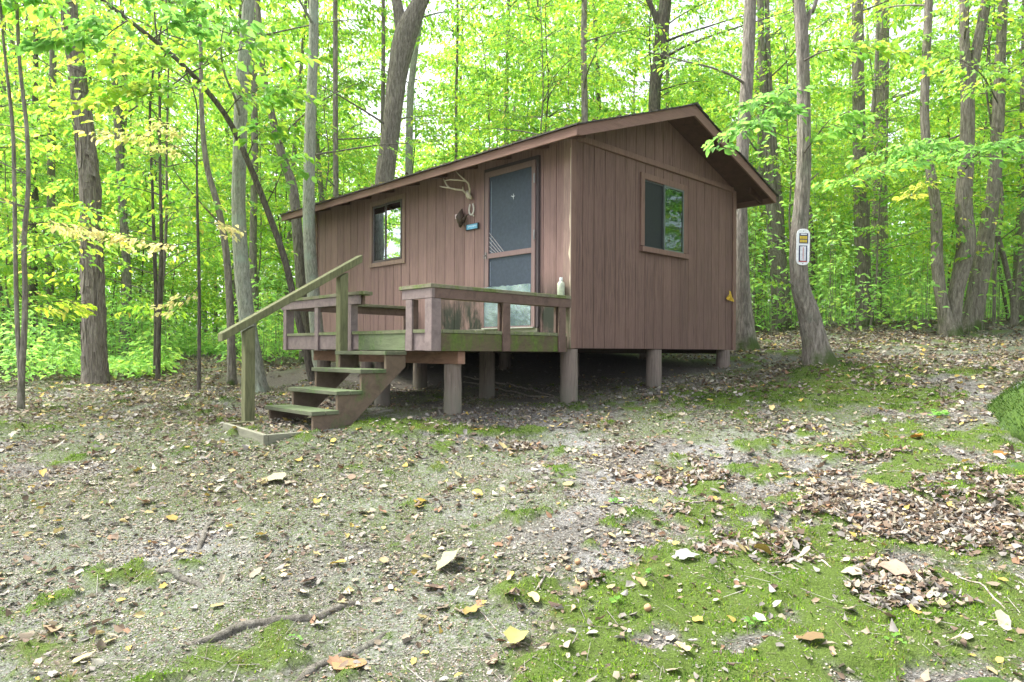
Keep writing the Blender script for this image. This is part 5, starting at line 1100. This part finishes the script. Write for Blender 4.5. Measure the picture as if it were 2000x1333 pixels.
# dim shed in the woods
x, y, z = at(168, 640, 24); zg = float(ground(x, y)); sh_ = empty('shed', (x, y, zg), .4, 'dark low shed half hidden behind the shaggy tree', 'shed')
hS = z+.45-zg
MB().box(-.8, .8, -.7, .7, 0, max(.8, hS)).build('wall', BLACK, sh_); mb = MB(); mb.prism([(-.95, hS-.02), (.95, hS-.02), (0, hS+.35)], 'b', -.8, .8); mb.build('roof', plain('shed_roof', (.12, .13, .15), .6), sh_); MB().box(-.3, .3, -.73, -.705, .1, hS-.2).build('door', DARKW, sh_)
# leaves and needles caught on the roof edge
n_ = 900; b_ = rng.uniform(-ob, L+ob, n_); a_ = -oa+rng.random(n_)**2*1.6; rx, ry = w_ab(a_, b_); rz = OZ+2.263+.343*(a_+oa)+.012; D, U = flat_dirs(n_, .4)
V_, F_ = leaf_geo(np.stack([rx, ry, rz], -1), D, U, rng.uniform(.03, .07, n_), rng.uniform(.4, .7, n_), .6)
tag(put('roof_litter', mesh_from('roof_litter', V_, F_, LITTER, dict(col=np.repeat(pick(n_, (2, 1, .5, 3, 3, 1, 1, 1, 1, 1))*[.8, .9, .6], 6, axis=0)))), kind='stuff')
# leaves lying under and in the stair pad
n_ = 260; a_ = rng.uniform(-3.27, -2.6, n_); b_ = rng.uniform(.4, 1.2, n_); x, y = w_ab(a_, b_)
scatter('pad_litter', x, y, rng.uniform(.015, .05, n_), rng.uniform(.4, .8, n_), pick(n_, (2, 2, 2, 2, 1, 1, 1.5, 2, 1, 1)), lift=.02)

# moss cushions over the boulder
bo = [o for o in sc.objects if o.name.startswith('rock') and 'boulder half' in o.get('label', '')][0]; bpy.context.view_layer.update()
nv = len(bo.data.vertices); A1 = np.empty(nv*3, dtype=np.float32); bo.data.vertices.foreach_get('co', A1); A1 = A1.reshape(-1, 3); N1 = np.empty(nv*3, dtype=np.float32); bo.data.vertices.foreach_get('normal', N1); N1 = N1.reshape(-1, 3)
sel = np.nonzero(N1[:, 2] > .0)[0]; pk = rng.choice(sel, 26000); base_ = A1[pk]+rng.normal(0, .012, (26000, 3)); msk = fbm(base_[:, 0]*1.5, base_[:, 1]*1.5+base_[:, 2], 2.2, 4, 61) > .38; base_, nn_ = base_[msk]-N1[pk][msk]*.006, N1[pk][msk]; n_ = len(base_)
az = rng.uniform(0, 6.28, n_); S_ = np.stack([np.cos(az), np.sin(az), az*0], -1)*.004; hh = rng.uniform(.012, .03, (n_, 1)); tip = base_+(nn_*.6+[0, 0, .4]+rng.normal(0, .35, (n_, 3)))*hh
cb_ = np.array([(.025, .075, .008), (.045, .11, .010), (.09, .15, .02)])[rng.choice(3, n_)]*rng.uniform(.8, 1.2, (n_, 1))
tag(put('boulder_moss', mesh_from('boulder_moss', np.stack([base_-S_, base_+S_, tip], 1).reshape(-1, 3), np.arange(n_*3).reshape(-1, 3), MOSSM, dict(col=np.repeat(cb_, 3, axis=0))), bo), kind='stuff')
# nut husks and seedlings
HUSK = plain('nut_husk', (.36, .22, .12), .8, bump=.5)
for (p, r_, lb) in [((1128, 1110), .016, 'round brown nut husk on a twig left of the big moss patch'), ((1110, 1125), .014, 'smaller brown nut husk touching the rounder one'), ((1140, 1158), .018, 'open orange-brown nut husk at the edge of the moss'), ((996, 1065), .014, 'open nut husk in the middle of the dirt'), ((1265, 1213), .017, 'hollow nut husk on the lower moss'), ((928, 1005), .013, 'tiny husk high in the middle of the clearing')]:
    x, y = gp(*p); e = empty('nut_husk', (x, y, float(ground(x, y))), rnd.uniform(0, 6), lb, 'nut husk'); q = [(0, 0, -.2), (0, 0, .25), (0, 0, .8), (.1, 0, 1.3), (.12, 0, 1.55), (.12, 0, 1.35), (.1, 0, .9)]; rr_ = [.4, .85, 1, .85, .5, .38, .25]
    MB().tube([(a*r_, b*r_, c*r_) for a, b, c in q], [k*r_ for k in rr_], 12).build('husk_shell', HUSK, e, smooth=True)
for (p, nlf, sz, lb) in [((1478, 1225), 7, .03, 'small round-leaved seedling on the moss left of the ribbed brown leaf'), ((1748, 1278), 5, .028, 'small seedling near the bottom edge, right of the ribbed brown leaf'), ((1205, 1197), 3, .04, 'bluish-green single seedling above the hollow husk'), ((576, 1262), 6, .02, 'bright green sprig beside the longest root'), ((1262, 1150), 4, .03, 'pale seedling in the moss by the brown leaf'), ((1205, 992), 12, .03, 'green tuft alone in the grey dirt'), ((1835, 815), 22, .05, 'leafy green clump before the moss-covered boulder')]:
    x, y = gp(*p); e = empty('seedling', (x, y, float(ground(x, y))), 0, lb, 'seedling'); az = rng.uniform(0, 6.28, nlf); pt = rng.uniform(.05, .7, nlf); R_ = rng.uniform(.1, 1.2, nlf)*sz
    D = np.stack([np.cos(az)*np.cos(pt), np.sin(az)*np.cos(pt), np.sin(pt)*.5], -1); P_ = np.stack([np.cos(az)*R_, np.sin(az)*R_, rng.uniform(.3, 1.2, nlf)*sz], -1)
    leaf_obj('leaves', P_, D, np.tile([0, 0, 1.], (nlf, 1)), np.full(nlf, sz), np.full(nlf, .75), rng.uniform(0, .6, nlf), LEAFG, e); mb = MB()
    for q in P_: mb.tube([(0, 0, -.005), tuple(q)], [.0012, .0009], 4)
    mb.build('stem', BK_DARK, e)


# leaves gathered at the feet of the posts and trunks
qx, qy = [], []
for a in (.075, 1.72, 3.48):
    for b in (.075, 1.44, 2.85): qx.append(w_ab(a, b)[0]); qy.append(w_ab(a, b)[1])
for b in (.19, 1.41, 2.70): qx.append(w_ab(-1.5, b)[0]); qy.append(w_ab(-1.5, b)[1])
for k_ in T: qx.append(T[k_][1][0]); qy.append(T[k_][1][1])
qx, qy = np.repeat(qx, 40), np.repeat(qy, 40); an_ = rng.uniform(0, 6.28, len(qx)); rr_ = .11+rng.exponential(.10, len(qx)); qx, qy = qx+np.cos(an_)*rr_, qy+np.sin(an_)*rr_
scatter('banked_leaves', qx, qy, rng.uniform(.02, .055, len(qx)), rng.uniform(.4, .75, len(qx)), pick(len(qx), (3, 2, 1.5, 3, 3, 3, .8, 1, 1, 2.5)), lift=.012, tilt=.6, fold=.7, curl=.35)
# ------------------------------------------------------------------ haze
mz = bpy.data.materials.new('air'); mz.use_nodes = True; zn = mz.node_tree.nodes; zn.clear(); zo = zn.new('ShaderNodeOutputMaterial'); zv = zn.new('ShaderNodeVolumePrincipled')
zv.inputs['Color'].default_value = (.97, .98, 1, 1); zv.inputs['Density'].default_value = .0004; zv.inputs['Anisotropy'].default_value = .3; mz.node_tree.links.new(zv.outputs[0], zo.inputs['Volume'])
hz = MB().box(-95, 95, -26, 92, float(V[:, 2].min())-1, 34).build('haze', mz); tag(hz, kind='stuff')
